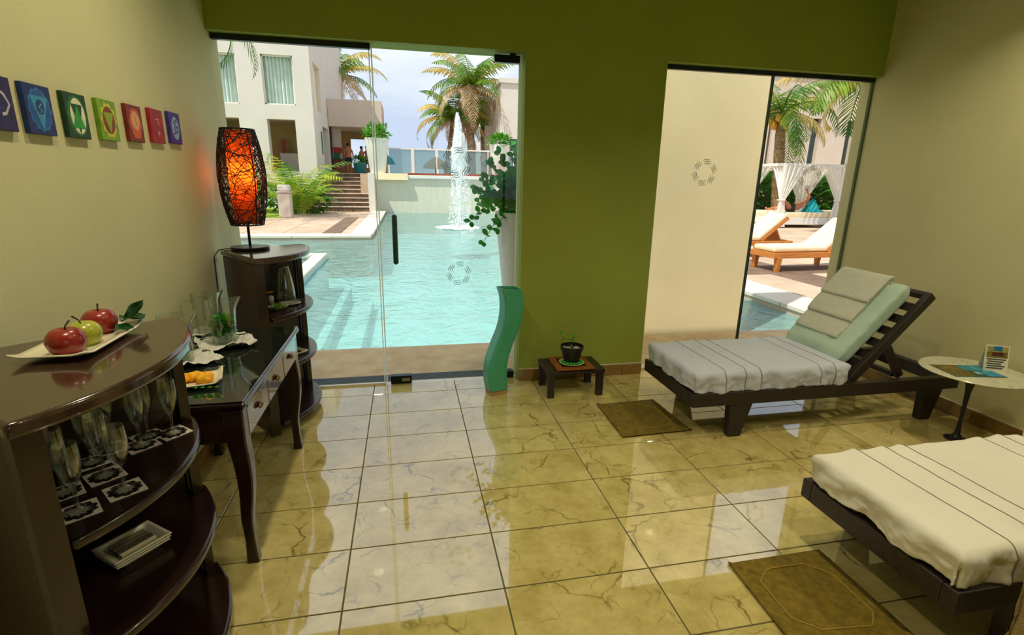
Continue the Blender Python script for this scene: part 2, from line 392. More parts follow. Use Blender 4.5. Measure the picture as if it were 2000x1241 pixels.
# ------------------------------------------------------------------ mesh helpers
class MB:
    def __init__(s):
        s.v = []; s.f = []
    def add(s, vs, fs, T=None):
        n = len(s.v)
        if T is not None: vs = [T @ Vector(q) for q in vs]
        s.v += [tuple(q) for q in vs]
        s.f += [tuple(i+n for i in f) for f in fs]
        return s
    def box(s, cx, cy, cz, sx, sy, sz, rz=0.0, T=None):
        hx, hy, hz = sx/2, sy/2, sz/2
        vs = [(-hx, -hy, -hz), (hx, -hy, -hz), (hx, hy, -hz), (-hx, hy, -hz), (-hx, -hy, hz), (hx, -hy, hz), (hx, hy, hz), (-hx, hy, hz)]
        c, q = math.cos(rz), math.sin(rz)
        vs = [(cx+x*c-y*q, cy+x*q+y*c, cz+z) for x, y, z in vs]
        return s.add(vs, [(0, 3, 2, 1), (4, 5, 6, 7), (0, 1, 5, 4), (1, 2, 6, 5), (2, 3, 7, 6), (3, 0, 4, 7)], T)
    def bb(s, x0, x1, y0, y1, z0, z1):
        return s.box((x0+x1)/2, (y0+y1)/2, (z0+z1)/2, x1-x0, y1-y0, z1-z0)
    def bar(s, a, b, w, h, up=(0, 0, 1), w2=None, h2=None):
        a = Vector(a); b = Vector(b); d = (b-a).normalized(); up = Vector(up)
        x = d.cross(up)
        if x.length < 1e-5: x = d.cross(Vector((1, 0, 0)))
        x.normalize(); y = x.cross(d).normalized()
        w2 = w if w2 is None else w2; h2 = h if h2 is None else h2
        vs = []
        for p, ww, hh in ((a, w, h), (b, w2, h2)):
            for sx, sy in ((-1, -1), (1, -1), (1, 1), (-1, 1)):
                vs.append(p + x*sx*ww/2 + y*sy*hh/2)
        return s.add(vs, [(0, 1, 2, 3), (7, 6, 5, 4), (0, 4, 5, 1), (1, 5, 6, 2), (2, 6, 7, 3), (3, 7, 4, 0)])
    def prism(s, poly, z0, z1):
        n = len(poly)
        vs = [(x, y, z0) for x, y in poly]+[(x, y, z1) for x, y in poly]
        fs = [tuple(range(n-1, -1, -1)), tuple(range(n, 2*n))]
        fs += [(i, (i+1) % n, n+(i+1) % n, n+i) for i in range(n)]
        return s.add(vs, fs)
    def tube(s, pts, r, n=8, cap=True, closed=False):
        pts = [Vector(p) for p in pts]; k = len(pts)
        rs = r if isinstance(r, (list, tuple)) else [r]*k
        t0 = (pts[1]-pts[0]).normalized()
        a = Vector((0, 0, 1)) if abs(t0.z) < 0.9 else Vector((1, 0, 0))
        nx = t0.cross(a).normalized()
        vs = []; base = len(s.v)
        for i, p in enumerate(pts):
            if closed: t = (pts[(i+1) % k]-pts[i-1]).normalized()
            elif i == 0: t = (pts[1]-pts[0]).normalized()
            elif i == k-1: t = (pts[-1]-pts[-2]).normalized()
            else: t = (pts[i+1]-pts[i-1]).normalized()
            nx = (nx - t*nx.dot(t))
            if nx.length < 1e-6: nx = t.orthogonal()
            nx.normalize(); ny = t.cross(nx)
            for j in range(n):
                an = 2*PI*j/n
                vs.append(p + (nx*math.cos(an)+ny*math.sin(an))*rs[i])
        fs = []
        rng = k if closed else k-1
        for i in range(rng):
            for j in range(n):
                a0 = i*n+j; a1 = i*n+(j+1) % n
                b0 = ((i+1) % k)*n+j; b1 = ((i+1) % k)*n+(j+1) % n
                fs.append((a0, a1, b1, b0))
        if cap and not closed:
            fs.append(tuple(range(n-1, -1, -1))); fs.append(tuple(range((k-1)*n, k*n)))
        return s.add(vs, fs)
    def lathe(s, prof, n=32, c=(0, 0, 0), T=None):
        vs = []; fs = []
        k = len(prof)
        for r, z in prof:
            for j in range(n):
                an = 2*PI*j/n
                vs.append((c[0]+r*math.cos(an), c[1]+r*math.sin(an), c[2]+z))
        for i in range(k-1):
            for j in range(n):
                fs.append((i*n+j, i*n+(j+1) % n, (i+1)*n+(j+1) % n, (i+1)*n+j))
        return s.add(vs, fs, T)
    def ball(s, c, r, n=12, m=8, sc=(1, 1, 1)):
        vs = [(c[0], c[1], c[2]-r*sc[2])]; fs = []
        for i in range(1, m):
            ph = -PI/2+PI*i/m
            for j in range(n):
                th = 2*PI*j/n
                vs.append((c[0]+r*sc[0]*math.cos(ph)*math.cos(th), c[1]+r*sc[1]*math.cos(ph)*math.sin(th), c[2]+r*sc[2]*math.sin(ph)))
        vs.append((c[0], c[1], c[2]+r*sc[2])); e = len(vs)-1
        for j in range(n):
            fs.append((0, 1+(j+1) % n, 1+j))
            fs.append((e, e-n+j, e-n+(j+1) % n))
        for i in range(m-2):
            for j in range(n):
                a = 1+i*n+j; b = 1+i*n+(j+1) % n
                fs.append((a, b, b+n, a+n))
        return s.add(vs, fs)
    def grid(s, fn, nu, nv, closeu=False):
        vs = [fn(i/(nu if closeu else nu-1), j/(nv-1)) for i in range(nu) for j in range(nv)]
        fs = []
        for i in range(nu if closeu else nu-1):
            for j in range(nv-1):
                a = i*nv+j; b = ((i+1) % nu)*nv+j
                fs.append((a, b, b+1, a+1))
        return s.add(vs, fs)
    def build(s, name, m, parent=None, smooth=None, bevel=0.0, seg=2, solid=0.0, loc=None, rz=None, sub=0, soff=-1.0):
        me = bpy.data.meshes.new(name)
        me.from_pydata(s.v, [], s.f)
        me.validate()
        bm = bmesh.new(); bm.from_mesh(me)
        bmesh.ops.recalc_face_normals(bm, faces=bm.faces)
        bm.to_mesh(me); bm.free()
        if m is not None: me.materials.append(m)
        o = bpy.data.objects.new(name, me)
        COL.objects.link(o)
        if parent is not None: o.parent = parent
        if loc is not None: o.location = loc
        if rz is not None: o.rotation_euler = (0, 0, rz)
        if solid:
            md = o.modifiers.new('thickness', 'SOLIDIFY'); md.thickness = solid; md.offset = soff
        if bevel:
            md = o.modifiers.new('edge', 'BEVEL'); md.width = bevel; md.segments = seg; md.limit_method = 'ANGLE'; md.angle_limit = R(35)
        if sub:
            md = o.modifiers.new('smooth', 'SUBSURF'); md.levels = sub; md.render_levels = sub
        if smooth:
            for p in me.polygons: p.use_smooth = True
            if smooth is not True: me.set_sharp_from_angle(angle=R(smooth))
        return o

def tag(o, label, cat, group=None, kind=None):
    if label: o['label'] = label
    if cat: o['category'] = cat
    if group: o['group'] = group
    if kind: o['kind'] = kind
    return o
def thing(name, label, cat, loc=(0, 0, 0), rz=0.0, group=None):
    o = bpy.data.objects.new(name, None)
    COL.objects.link(o)
    o.empty_display_size = 0.1
    o.location = loc; o.rotation_euler = (0, 0, rz)
    return tag(o, label, cat, group)
def struct(o, label=None, cat=None):
    o['kind'] = 'structure'
    if label: o['label'] = label
    if cat: o['category'] = cat
    return o
def dup(root, loc, rz=None, label=None, group=None, sc_=None):
    r = root.copy(); COL.objects.link(r); r.location = loc
    if rz is not None: r.rotation_euler = (0, 0, rz)
    if sc_ is not None: r.scale = sc_
    if label: r['label'] = label
    if group: r['group'] = group
    for ch in list(root.children):
        c = ch.copy(); COL.objects.link(c); c.parent = r
        for g in list(ch.children):
            d = g.copy(); COL.objects.link(d); d.parent = c
    return r
def fbm(x, y, z=0.0):
    return mnoise.fractal(Vector((x, y, z)), 1.0, 2.0, 4)
# ================================================================== ROOM SHELL
XL, XR, YB, YG, YO, ZH, ZC, YF = -1.13, 3.67, 3.66, 3.745, 3.86, 2.35, 2.95, -2.6
XP0, XP1 = 0.82, 1.85

# floor: grout bed + one object per tile
fl = struct(MB().bb(XL-0.1, XR+0.1, YF, YO-0.05, -0.10, -0.0035).build('floor', M['grout']))
gx = [XL] + [v for v in (0.3228+0.5995*k for k in range(-6, 9)) if XL+0.03 < v < XR-0.03] + [XR]
gy = [YF] + [v for v in (1.597+0.3255*k for k in range(-20, 12)) if YF+0.03 < v < YG-0.03] + [YG+0.02]
tcache = {}
for i in range(len(gx)-1):
    for j in range(len(gy)-1):
        w, d = gx[i+1]-gx[i]-0.006, gy[j+1]-gy[j]-0.006
        key = (round(w, 3), round(d, 3))
        if key not in tcache:
            o = MB().box(0, 0, -0.006, w, d, 0.012).build('tile', M['tile'], fl, bevel=0.0008, seg=1)
            tcache[key] = o
        else:
            o = tcache[key].copy(); COL.objects.link(o); o.parent = fl
        o.location = ((gx[i]+gx[i+1])/2, (gy[j]+gy[j+1])/2, 0)

struct(MB().bb(XL-0.2, XL, YF, YO, -0.1, ZC).build('wall_left', M['wall']))
struct(MB().bb(XR, XR+0.2, YF, YO, -0.1, ZC).build('wall_right', M['wall']))
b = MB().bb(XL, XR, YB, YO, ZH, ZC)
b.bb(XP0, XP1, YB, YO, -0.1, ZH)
struct(b.build('wall_back', M['wall_shade']))
# wall behind the camera; its window is added to brighten this end
b = MB().bb(XL-0.2, 0.6, YF-0.2, YF, -0.1, ZC); b.bb(3.2, XR+0.2, YF-0.2, YF, -0.1, ZC)
b.bb(0.6, 3.2, YF-0.2, YF, -0.1, 0.9); b.bb(0.6, 3.2, YF-0.2, YF, 2.3, ZC)
struct(b.build('wall_front', M['wall']))
w3 = bpy.data.objects.new('window_added', None); COL.objects.link(w3); struct(w3)
for x0_ in (0.6, 1.9):
    MB().bb(x0_+0.03, x0_+1.27, YF-0.105, YF-0.095, 0.93, 2.27).build('glass_pane', M['pane'], w3)
for x0_ in (0.6, 1.885, 3.17):
    MB().bb(x0_, x0_+0.03, YF-0.13, YF-0.07, 0.90, 2.30).build('frame_bar', M['gasket'], w3)
for z0_ in (0.90, 2.27):
    MB().bb(0.63, 3.17, YF-0.13, YF-0.07, z0_, z0_+0.03).build('frame_bar', M['gasket'], w3)
struct(MB().bb(-30, 30, -40, YF-0.4, -0.3, -0.15).build('lawn_behind', M['grass']))
struct(MB().bb(-7.0, 10.0, YF-0.4, YO+0.02, ZC, 3.06).build('ceiling', M['ceil']))
struct(MB().bb(-7.0, XL-0.2, YB, YO, -0.3, ZC).build('wall_facade_left', M['white_paint']))
struct(MB().bb(XR+0.2, 10.0, YB, YO, -0.3, ZC).build('wall_facade_right', M['white_paint']))

def skirting(name, a, b_, inward, n):
    root = bpy.data.objects.new(name, None); COL.objects.link(root); struct(root)
    a = Vector(a); b_ = Vector(b_); d = (b_-a)/n
    inward = Vector(inward)
    for k in range(n):
        p = a+d*k; q = a+d*(k+1); dd = (q-p).normalized()
        p = p+dd*0.0012; q = q-dd*0.0012
        MB().bar(p+inward*0.006+Vector((0, 0, 0.046)), q+inward*0.006+Vector((0, 0, 0.046)), 0.012, 0.088).build('skirting_tile', M['skirt'], root, bevel=0.0015, seg=1)
    MB().bar(a+inward*0.004+Vector((0, 0, 0.094)), b_+inward*0.004+Vector((0, 0, 0.094)), 0.008, 0.006).build('grout_bead', M['sill'], root)
skirting('baseboard_back', (XP0, YB, 0), (XP1, YB, 0), (0, -1, 0), 6)
skirting('baseboard_right', (XR, YF, 0), (XR, YB+0.06, 0), (-1, 0, 0), 20)
skirting('baseboard_left', (XL, YF, 0), (XL, YB+0.06, 0), (1, 0, 0), 20)

# added downlights out of view, put in to brighten the interior
k = 0
for (lx, ly) in ((-0.45, 2.3), (1.3, 1.7), (3.0, 2.2), (-0.45, 1.1), (1.3, 0.5), (3.0, 0.9)):
    t = thing('fill_downlight', ['added fill downlight above the console table', 'added fill downlight above the room centre near the pillar', 'added fill downlight above the far sun lounger', 'added fill downlight above the foreground cabinet', 'added fill downlight in the middle nearest the camera', 'added fill downlight above the near sun lounger'][k], 'downlight', (lx, ly, ZC), group='added fill downlights')
    MB().lathe([(0.05, -0.002), (0.09, -0.002), (0.09, -0.012), (0.075, -0.016), (0.06, -0.006)], 24).build('trim_ring', M['whitewood'], t, smooth=40)
    MB().lathe([(0.0, -0.003), (0.055, -0.003)], 24).build('fill_lens', mat('fill_downlight_lens', (255, 240, 200), 0.4, emit=(255, 214, 140), estr=1.2) if k == 0 else bpy.data.materials['fill_downlight_lens'], t)
    ld = bpy.data.lights.new('fill_downlight_glow', 'AREA')
    ld.shape = 'DISK'; ld.size = 0.11; ld.energy = FILL_POWER; ld.color = FILL_COLOR; ld.spread = R(125)
    lo = bpy.data.objects.new('fill_downlight_glow', ld); COL.objects.link(lo); lo.parent = t
    lo.location = (0, 0, -0.02)
    k += 1

# ------------------------------------------------------------------ glass front
def wave_logo(parent, x, z, size, y, seed=0):
    """ring of little triple waves etched in the glass"""
    mb = MB(); rr = size*0.36; n = 6
    for g in range(n):
        an = 2*PI*g/n + 0.35
        cx, cz = rr*math.cos(an), rr*math.sin(an)
        for l in (-1, 0, 1):
            pts = []
            for s_ in range(13):
                q = s_/12.0
                lx = (q-0.5)*size*0.30
                lz = l*size*0.070 + math.sin(q*2*PI)*size*0.030
                ta = an + PI/2 + 0.5
                pts.append((x+cx+lx*math.cos(ta)-lz*math.sin(ta), z+cz+lx*math.sin(ta)+lz*math.cos(ta)))
            w0 = size*0.017
            for s_ in range(12):
                a, b2 = pts[s_], pts[s_+1]
                dx, dz = b2[0]-a[0], b2[1]-a[1]; ln = math.hypot(dx, dz)
                wa = w0*math.sin(PI*(s_+0.25)/12.5)**0.6; wb = w0*math.sin(PI*(s_+1.0)/12.5)**0.6
                nx, nz_ = -dz/ln, dx/ln
                mb.add([(a[0]-nx*wa, y, a[1]-nz_*wa), (b2[0]-nx*wb, y, b2[1]-nz_*wb), (b2[0]+nx*wb, y, b2[1]+nz_*wb), (a[0]+nx*wa, y, a[1]+nz_*wa)], [(0, 1, 2, 3)])
    return mb.build('etched_emblem', M['frost'], parent)

def pane(name, x0, x1, z0, z1, y, parent, e0=None, e1=None):
    g = MB().bb(x0, x1, y-0.005, y+0.005, z0, z1).build(name, M['pane'], parent)
    if e0: MB().bb(x0-0.001, x0+0.008, y-0.0052, y+0.0052, z0, z1).build('glass_edge', e0, g)
    if e1: MB().bb(x1-0.006, x1+0.001, y-0.0052, y+0.0052, z0, z1).build('glass_edge', e1, g)
    return g
XS = PY(738, 412, YG).x
w1 = bpy.data.objects.new('window_1', None); COL.objects.link(w1); struct(w1, 'fixed clear glass sheet beside the dark lamp cabinet, under a dark channel')
pane('glass_pane', XL+0.004, XS-0.006, 0.012, ZH-0.01, YG, w1, None, M['edge'])
MB().bb(XL+0.002, XS, YG-0.02, YG+0.02, ZH-0.034, ZH-0.001).build('top_channel', M['gasket'], w1, bevel=0.002)
MB().bb(XL+0.002, XS, YG-0.012, YG+0.012, 0.0, 0.014).build('bottom_channel', M['sill'], w1)
d1 = bpy.data.objects.new('door_1', None); COL.objects.link(d1); struct(d1, 'frameless glass door to the pool with a tall green-black pull handle')
gp = pane('glass_pane', XS+0.004, XP0-0.022, 0.012, ZH-0.012, YG, d1, M['edge'], M['edge'])
q = PY(770, 424, YG-0.05); q2 = PY(771, 512, YG-0.05)
hb = MB().tube([(q.x, YG-0.055, q.z), (q.x, YG-0.055, q2.z)], 0.019, 14)
hb.ball((q.x, YG-0.055, q.z), 0.019, 14, 8); hb.ball((q.x, YG-0.055, q2.z), 0.019, 14, 8)
hdl = hb.build('handle', mat('dark_green_handle', (14, 62, 56), 0.25, coat=0.4), d1, smooth=50)
for zz in (q.z-0.05, q2.z+0.05):
    MB().tube([(q.x, YG-0.055, zz), (q.x, YG-0.004, zz)], 0.008, 10).build('handle_post', M['chrome'], hdl, smooth=50)
b = MB().bb(XP0-0.20, XP0-0.025, YG-0.022, YG+0.022, ZH-0.062, ZH-0.014)
b.bb(XP0-0.09, XP0-0.05, YG-0.012, YG+0.012, ZH-0.02, ZH)
b.build('top_pivot', M['blackmetal'], d1, bevel=0.003)
MB().bb(XP0-0.16, XP0-0.025, YG-0.022, YG+0.022, 0.004, 0.055).build('bottom_pivot', M['blackmetal'], d1, bevel=0.003)
q = PY(784, 742, YG-0.02)
lk = MB().bb(q.x-0.078, q.x+0.078, YG-0.028, YG+0.028, 0.008, 0.068).build('floor_lock', M['blackmetal'], d1, bevel=0.004)
MB().bb(q.x+0.005, q.x+0.065, YG-0.031, YG-0.027, 0.025, 0.050).build('lock_plate', M['chrome'], lk, bevel=0.001)
c = PY(892, 318, YG); wave_logo(gp, c.x, c.z, 0.235, YG-0.0065)
c = PY(896, 534, YG); wave_logo(gp, c.x, c.z, 0.195, YG-0.0065)
w2 = bpy.data.objects.new('window_2', None); COL.objects.link(w2); struct(w2, 'tall two-sheet glass window beside the sun lounger with etched emblems')
XS2 = PY(1475, 400, YG).x
g1 = pane('glass_pane', XP1+0.003, XS2-0.004, 0.012, ZH-0.01, YG, w2, None, M['edgedark'])
g2 = pane('glass_pane', XS2+0.004, XR-0.006, 0.012, ZH-0.01, YG, w2, M['edgedark'], None)
MB().bb(XP1, XR, YG-0.018, YG+0.018, ZH-0.032, ZH-0.001).build('top_channel', M['gasket'], w2, bevel=0.002)
MB().bb(XR-0.012, XR-0.001, YG-0.012, YG+0.012, 0.0, ZH-0.03).build('side_gasket', mat('green_gasket', (74, 92, 52), 0.6), w2)
MB().bb(XP1, XR, YG-0.012, YG+0.012, 0.0, 0.014).build('bottom_channel', M['sill'], w2)
MB().bb(XP1, XP1+0.006, YG+0.006, YO-0.01, 0.0, ZH-0.03).build('jamb_bead', M['edge'], w2)
c = PY(1375, 337, YG); wave_logo(g1, c.x, c.z, 0.225, YG-0.0065)
c = PY(1582, 348, YG); wave_logo(g2, c.x, c.z, 0.225, YG-0.0065)
# thresholds
struct(MB().bb(XL, XP0, YG-0.01, YG+0.045, -0.1, -0.001).build('trim_1', M['sill']))
struct(MB().bb(XP1, XR, YG-0.01, YO, -0.1, -0.001).build('trim_2', M['sill']))
struct(MB().bb(XL-0.2, XP0, YG+0.045, 3.94, -0.12, -0.004).build('trim_3', M['darkstone']))

# ================================================================== OUTSIDE GROUND
ZW = -0.12
YL = 4.66
struct(MB().bb(-12, 12, 3.94, YL, -1.2, -0.006).build('ledge', M['ledge']))
struct(MB().bb(XP0, 12, YO, 3.94, -1.2, -0.0065).build('ledge_strip', M['ledge']))
struct(MB().bb(-14, 6, YL, 27, -1.4, -1.15).build('pool_floor', M['poolplaster']))
# left deck, right deck, terrace
XD, XDR, YD, YW = -0.95, 4.92, 14.4, 26.0
struct(MB().bb(-40, XD-0.001, YD, 60, -1.4, -0.03).build('deck_left', M['deck']))
struct(MB().bb(XDR+0.001, 70, YL, 60, -1.4, -0.03).build('deck_right', M['deck']))
def coping_run(parent, a, b_, w, n, side):
    a = Vector(a); b_ = Vector(b_); d = (b_-a)/n
    for k in range(n):
        p, q = a+d*k, a+d*(k+1); dd = d.normalized()*0.006
        MB().bar(p+dd+Vector(side)*w/2+Vector((0, 0, -0.03)), q-dd+Vector(side)*w/2+Vector((0, 0, -0.03)), w, 0.06).build('coping_stone', M['coping'], parent, bevel=0.008, seg=1)
ce = struct(bpy.data.objects.new('pool_edge_left', None)); COL.objects.link(ce)
coping_run(ce, (-9.0, YD-0.02, 0), (XD, YD-0.02, 0), 0.62, 8, (0, 1, 0))
coping_run(ce, (XD+0.02, YD+0.60, 0), (XD+0.02, YW, 0), 0.62, 10, (-1, 0, 0))
ce = struct(bpy.data.objects.new('pool_edge_right', None)); COL.objects.link(ce)
coping_run(ce, (XDR-0.02, YL, 0), (XDR-0.02, YW, 0), 0.6, 18, (1, 0, 0))
# pavers, left deck: pale field with a dark strip near the pool
pv = struct(bpy.data.objects.new('paving_left', None)); COL.objects.link(pv)
for i in range(6):
    for j in range(6):
        x0 = -2.32-1.05*i; y0 = YD+0.66+1.02*j
        MB().bb(x0-1.03, x0, y0, y0+1.0, -0.05, -0.012).build('paver', M['deck'], pv, bevel=0.01, seg=1)
for j in range(12):
    y0 = YD+0.66+0.52*j
    MB().bb(-2.30, -1.84, y0, y0+0.49, -0.05, -0.010).build('paver', M['deckdark'], pv, bevel=0.01, seg=1)
# pavers, right deck
pv = struct(bpy.data.objects.new('paving_right', None)); COL.objects.link(pv)
for i in range(9):
    for j in range(9):
        x0 = XDR+0.62+0.8*i; y0 = YL+0.02+0.8*j
        dk = (i == 1) or (j == 4) or (i == 6)
        MB().bb(x0, x0+0.785, y0, y0+0.785, -0.05, -0.010 if dk else -0.012).build('paver', M['deckdark'] if dk else M['deck'], pv, bevel=0.008, seg=1)
# shallow side pool with its own coping, and the steps under water
sp = struct(bpy.data.objects.new('side_pool_edge', None)); COL.objects.link(sp)
coping_run(sp, (-1.62, YL+0.02, 0.0), (-1.62, 11.05, 0.0), 0.24, 6, (-1, 0, 0))
coping_run(sp, (-8.0, 11.05, 0.0), (-1.86, 11.05, 0.0), 0.24, 5, (0, -1, 0))
MB().bb(-12, -1.86, YL+0.02, 10.8, -0.75, -0.5).build('basin', M['poolplaster'], sp)
MB().bb(-1.86, -1.63, YL+0.02, 11.05, -1.2, -0.062).build('basin_wall', M['poolplaster'], sp)
for k in range(2):
    MB().bb(-1.62+0.45*k, -1.62+0.45*(k+1), 6.6, 11.0-0.3*k, -1.16, -0.72-0.22*k).build('pool_step', M['poolplaster'], sp, bevel=0.02)

# water
m = bpy.data.materials.new('pool_water'); m.use_nodes = True
t = m.node_tree; t.nodes.clear(); L = t.links.new
o_ = t.nodes.new('ShaderNodeOutputMaterial')
tr = t.nodes.new('ShaderNodeBsdfTransparent'); tr.inputs['Color'].default_value = lin((214, 247, 244))
gl = t.nodes.new('ShaderNodeBsdfGlossy'); gl.inputs['Roughness'].default_value = 0.03
fr = t.nodes.new('ShaderNodeFresnel'); fr.inputs['IOR'].default_value = 1.33
mx = t.nodes.new('ShaderNodeMixShader')
co = t.nodes.new('ShaderNodeTexCoord')
n1 = t.nodes.new('ShaderNodeTexNoise'); n1.inputs['Scale'].default_value = 3.4; n1.inputs['Detail'].default_value = 3.0; n1.inputs['Distortion'].default_value = 1.2
L(co.outputs['Object'], n1.inputs['Vector'])
bp = t.nodes.new('ShaderNodeBump'); bp.inputs['Strength'].default_value = 0.6; bp.inputs['Distance'].default_value = 0.06
L(n1.outputs['Fac'], bp.inputs['Height'])
L(bp.outputs['Normal'], gl.inputs['Normal']); L(bp.outputs['Normal'], fr.inputs['Normal'])
df = t.nodes.new('ShaderNodeBsdfDiffuse'); df.inputs['Color'].default_value = lin((166, 214, 210)); L(bp.outputs['Normal'], df.inputs['Normal'])
m3 = t.nodes.new('ShaderNodeMixShader'); m3.inputs[0].default_value = 0.35
L(tr.outputs[0], m3.inputs[1]); L(df.outputs[0], m3.inputs[2])
L(fr.outputs[0], mx.inputs[0]); L(m3.outputs[0], mx.inputs[1]); L(gl.outputs[0], mx.inputs[2]); L(mx.outputs[0], o_.inputs['Surface'])
M['water'] = m
def water_h(x, y):
    return ZW + 0.012*fbm(x*1.3, y*1.3, 0.3) + 0.006*fbm(x*3.1, y*3.1, 5.0)
wb = MB()
def wgrid(x0, x1, y0, y1, nx, ny):
    wb.grid(lambda u, v: (x0+(x1-x0)*u, y0+(y1-y0)*v, water_h(x0+(x1-x0)*u, y0+(y1-y0)*v)), nx, ny)
wgrid(-1.62, XDR, YL, YD, 70, 100)
wgrid(XD, XDR, YD, YW-0.01, 40, 70)
wgrid(-12, -1.62, 11.0, YD, 40, 14)
wgrid(-12, -1.62, YL, 11.0, 30, 20)
pw_ = wb.build('pool_water', M['water'], smooth=True)
bm_ = bmesh.new(); bm_.from_mesh(pw_.data)
for f_ in bm_.faces:
    if f_.normal.z < 0: f_.normal_flip()
bm_.to_mesh(pw_.data); bm_.free()
tag(pw_, 'rippling turquoise swimming pool water beyond the glass front', 'water', kind='stuff')

# cream garden wall standing in the pool edge outside the second window
xw = PY(1476, 400, 4.82).x
tag(MB().bb(1.45, xw, 4.80, 5.05, -1.15, 4.6).build('garden_wall', M['cream_paint'], bevel=0.01), 'tall plain cream rendered wall outside the right-hand window', 'wall')

# overflow wall and terrace
ow = thing('overflow_wall', 'pale green tiled overflow wall behind the fountain at the pool end', 'wall', (0, 0, 0))
MB().bb(XD-0.4, 12, YW, YW+0.4, -1.2, 1.50).build('wall_face', M['poolwall'], ow)
MB().bb(XD+1.1, 12, YW-0.12, YW+0.4, 1.50, 1.66).build('white_cap', M['whitewood'], ow, bevel=0.02)
MB().bb(XD-0.4, XD+1.1, YW-0.3, YW+0.4, 1.42, 1.72).build('cream_block', M['cream_paint'], ow, bevel=0.01)
MB().bb(XD+1.1, 12, YW-0.02, YW+0.5, 1.66, 1.76).build('wood_kerb', M['wood_red'], ow)
struct(MB().bb(-2.1, 60, YW+0.4, 60, 0.0, 1.70).build('terrace', M['deck']))
struct(MB().bb(-40, -2.1, 28.3, 60, 0.0, 1.70).build('terrace_left', M['deck']))
# stairs
st = thing('garden_stairs', 'wide flight of dark stone steps with pale treads beside the pool', 'stairs', (0, 0, 0))
sx0, sx1 = PZ(600, 412).x-0.2, -1.66
for k in range(9):
    z0 = 0.19*k; y0 = 25.2+0.34*k
    s_ = MB().bb(sx0, sx1, y0, 28.4, z0-0.03, z0+0.155).build('step', M['step_riser'], st)
    MB().bb(sx0, sx1, y0-0.03, y0+0.36, z0+0.155, z0+0.19).build('tread', M['step_tread'], s_, bevel=0.008, seg=1)
MB().bb(-1.66, XD-0.42, 25.0, 26.4, -0.02, 1.72).build('cheek_wall', M['white_paint'], st, bevel=0.01)
# lawn behind the paving
struct(MB().bb(-14, sx0-0.02, 20.8, 28.3, -0.03, 0.03).build('lawn', M['grass']))
# ================================================================== BUILDINGS OUTSIDE
def holed_wall(mb, a0, a1, z0, z1, holes, fixed, th, axis='x'):
    """wall along x (at y=fixed..fixed+th) or along y (at x=fixed-th..fixed) with rectangular openings"""
    es = sorted(set([a0, a1]+[h[0] for h in holes]+[h[1] for h in holes]))
    es = [e for e in es if a0 <= e <= a1]
    for i in range(len(es)-1):
        p, q_ = es[i], es[i+1]; mid = (p+q_)/2
        cuts = sorted([(h[2], h[3]) for h in holes if h[0] < mid < h[1]])
        z = z0
        for c0, c1 in cuts+[(z1, z1)]:
            if c0 > z+1e-6:
                if axis == 'x': mb.bb(p, q_, fixed, fixed+th, z, c0)
                else: mb.bb(fixed-th, fixed, p, q_, z, c0)
            z = max(z, c1)
    return mb

def drape_curtain(name, x0, x1, y, z0, z1, m, parent, folds=7, amp=0.05, axis='x', n=60):
    mb = MB()
    def fn(u, v):
        a = x0+(x1-x0)*u
        off = amp*math.sin(u*folds*2*PI)+0.4*amp*math.sin(u*folds*4.7*PI+1)
        z = z1+(z0-z1)*v
        return (a, y+off, z) if axis == 'x' else (y+off, a, z)
    mb.grid(fn, n, 3)
    return mb.build(name, m, parent, smooth=True)

BX = PY(610, 200, 26.5).x
hb_ = thing('hotel_block', 'white two-storey hotel building with curtained upper windows left of the pool', 'building', (0, 0, 0))
W1 = (-8.46, -7.13, 4.60, 6.66); W2 = (-6.085, -4.754, 4.63, 6.70)
G1 = (-8.60, -7.23, 1.72, 4.01); G2 = (-6.06, -4.85, 1.72, 4.01)
WT1 = (-8.46, -7.13, 8.0, 9.6); WT2 = (-6.085, -4.754, 8.0, 9.6)
holed_wall(MB(), -16, BX, 0.0, 10.5, [W1, W2, G1, G2, WT1, WT2], 26.5, 0.5).build('front_wall', M['white_paint'], hb_)
S1 = (27.4, 29.4, 4.6, 6.7); S2 = (29.1, 31.2, 1.72, 4.0)
holed_wall(MB(), 27.0, 40, 0.0, 10.5, [S1, S2], BX, 0.5, 'y').build('side_wall', M['white_paint'], hb_)
MB().bb(-16, BX, 26.5, 40, 10.5, 10.8).build('roof_slab', M['white_paint'], hb_)
MB().bb(-16, BX-0.5, 27.0, 40, 4.1, 4.5).build('floor_slab', M['pink_paint'], hb_)
MB().bb(-16, BX-0.5, 27.0, 40, 1.5, 1.72).build('ground_slab', M['olive_paint'], hb_)
MB().bb(-16, BX-0.5, 29.2, 29.5, 1.72, 4.1).build('room_wall', M['olive_paint'], hb_)
MB().bb(-16, BX-0.5, 29.2, 29.5, 4.5, 10.5).build('upper_room_wall', M['pink_paint'], hb_)
for w_ in (W1, W2, WT1, WT2):
    wn = MB()
    wn.bb(w_[0], w_[0]+0.06, 26.62, 26.70, w_[2], w_[3]); wn.bb(w_[1]-0.06, w_[1], 26.62, 26.70, w_[2], w_[3])
    wn.bb(w_[0], w_[1], 26.62, 26.70, w_[3]-0.06, w_[3]); wn.bb(w_[0], w_[1], 26.62, 26.70, w_[2], w_[2]+0.06)
    wo_ = wn.build('window', M['whitewood'], hb_)
    drape_curtain('curtain', w_[0]+0.04, w_[1]-0.04, 26.84, w_[2]+0.02, w_[3]-0.04, M['curtain'], wo_, 8, 0.06)
drape_curtain('curtain', S1[0]+0.04, S1[1]-0.04, BX-0.25, S1[2], S1[3], M['cream_paint'], hb_, 6, 0.05, 'y')
MB().bb(G2[0]+0.05, G2[1]-0.1, 28.3, 28.5, 1.72, 2.6).build('half_wall', M['white_paint'], hb_)
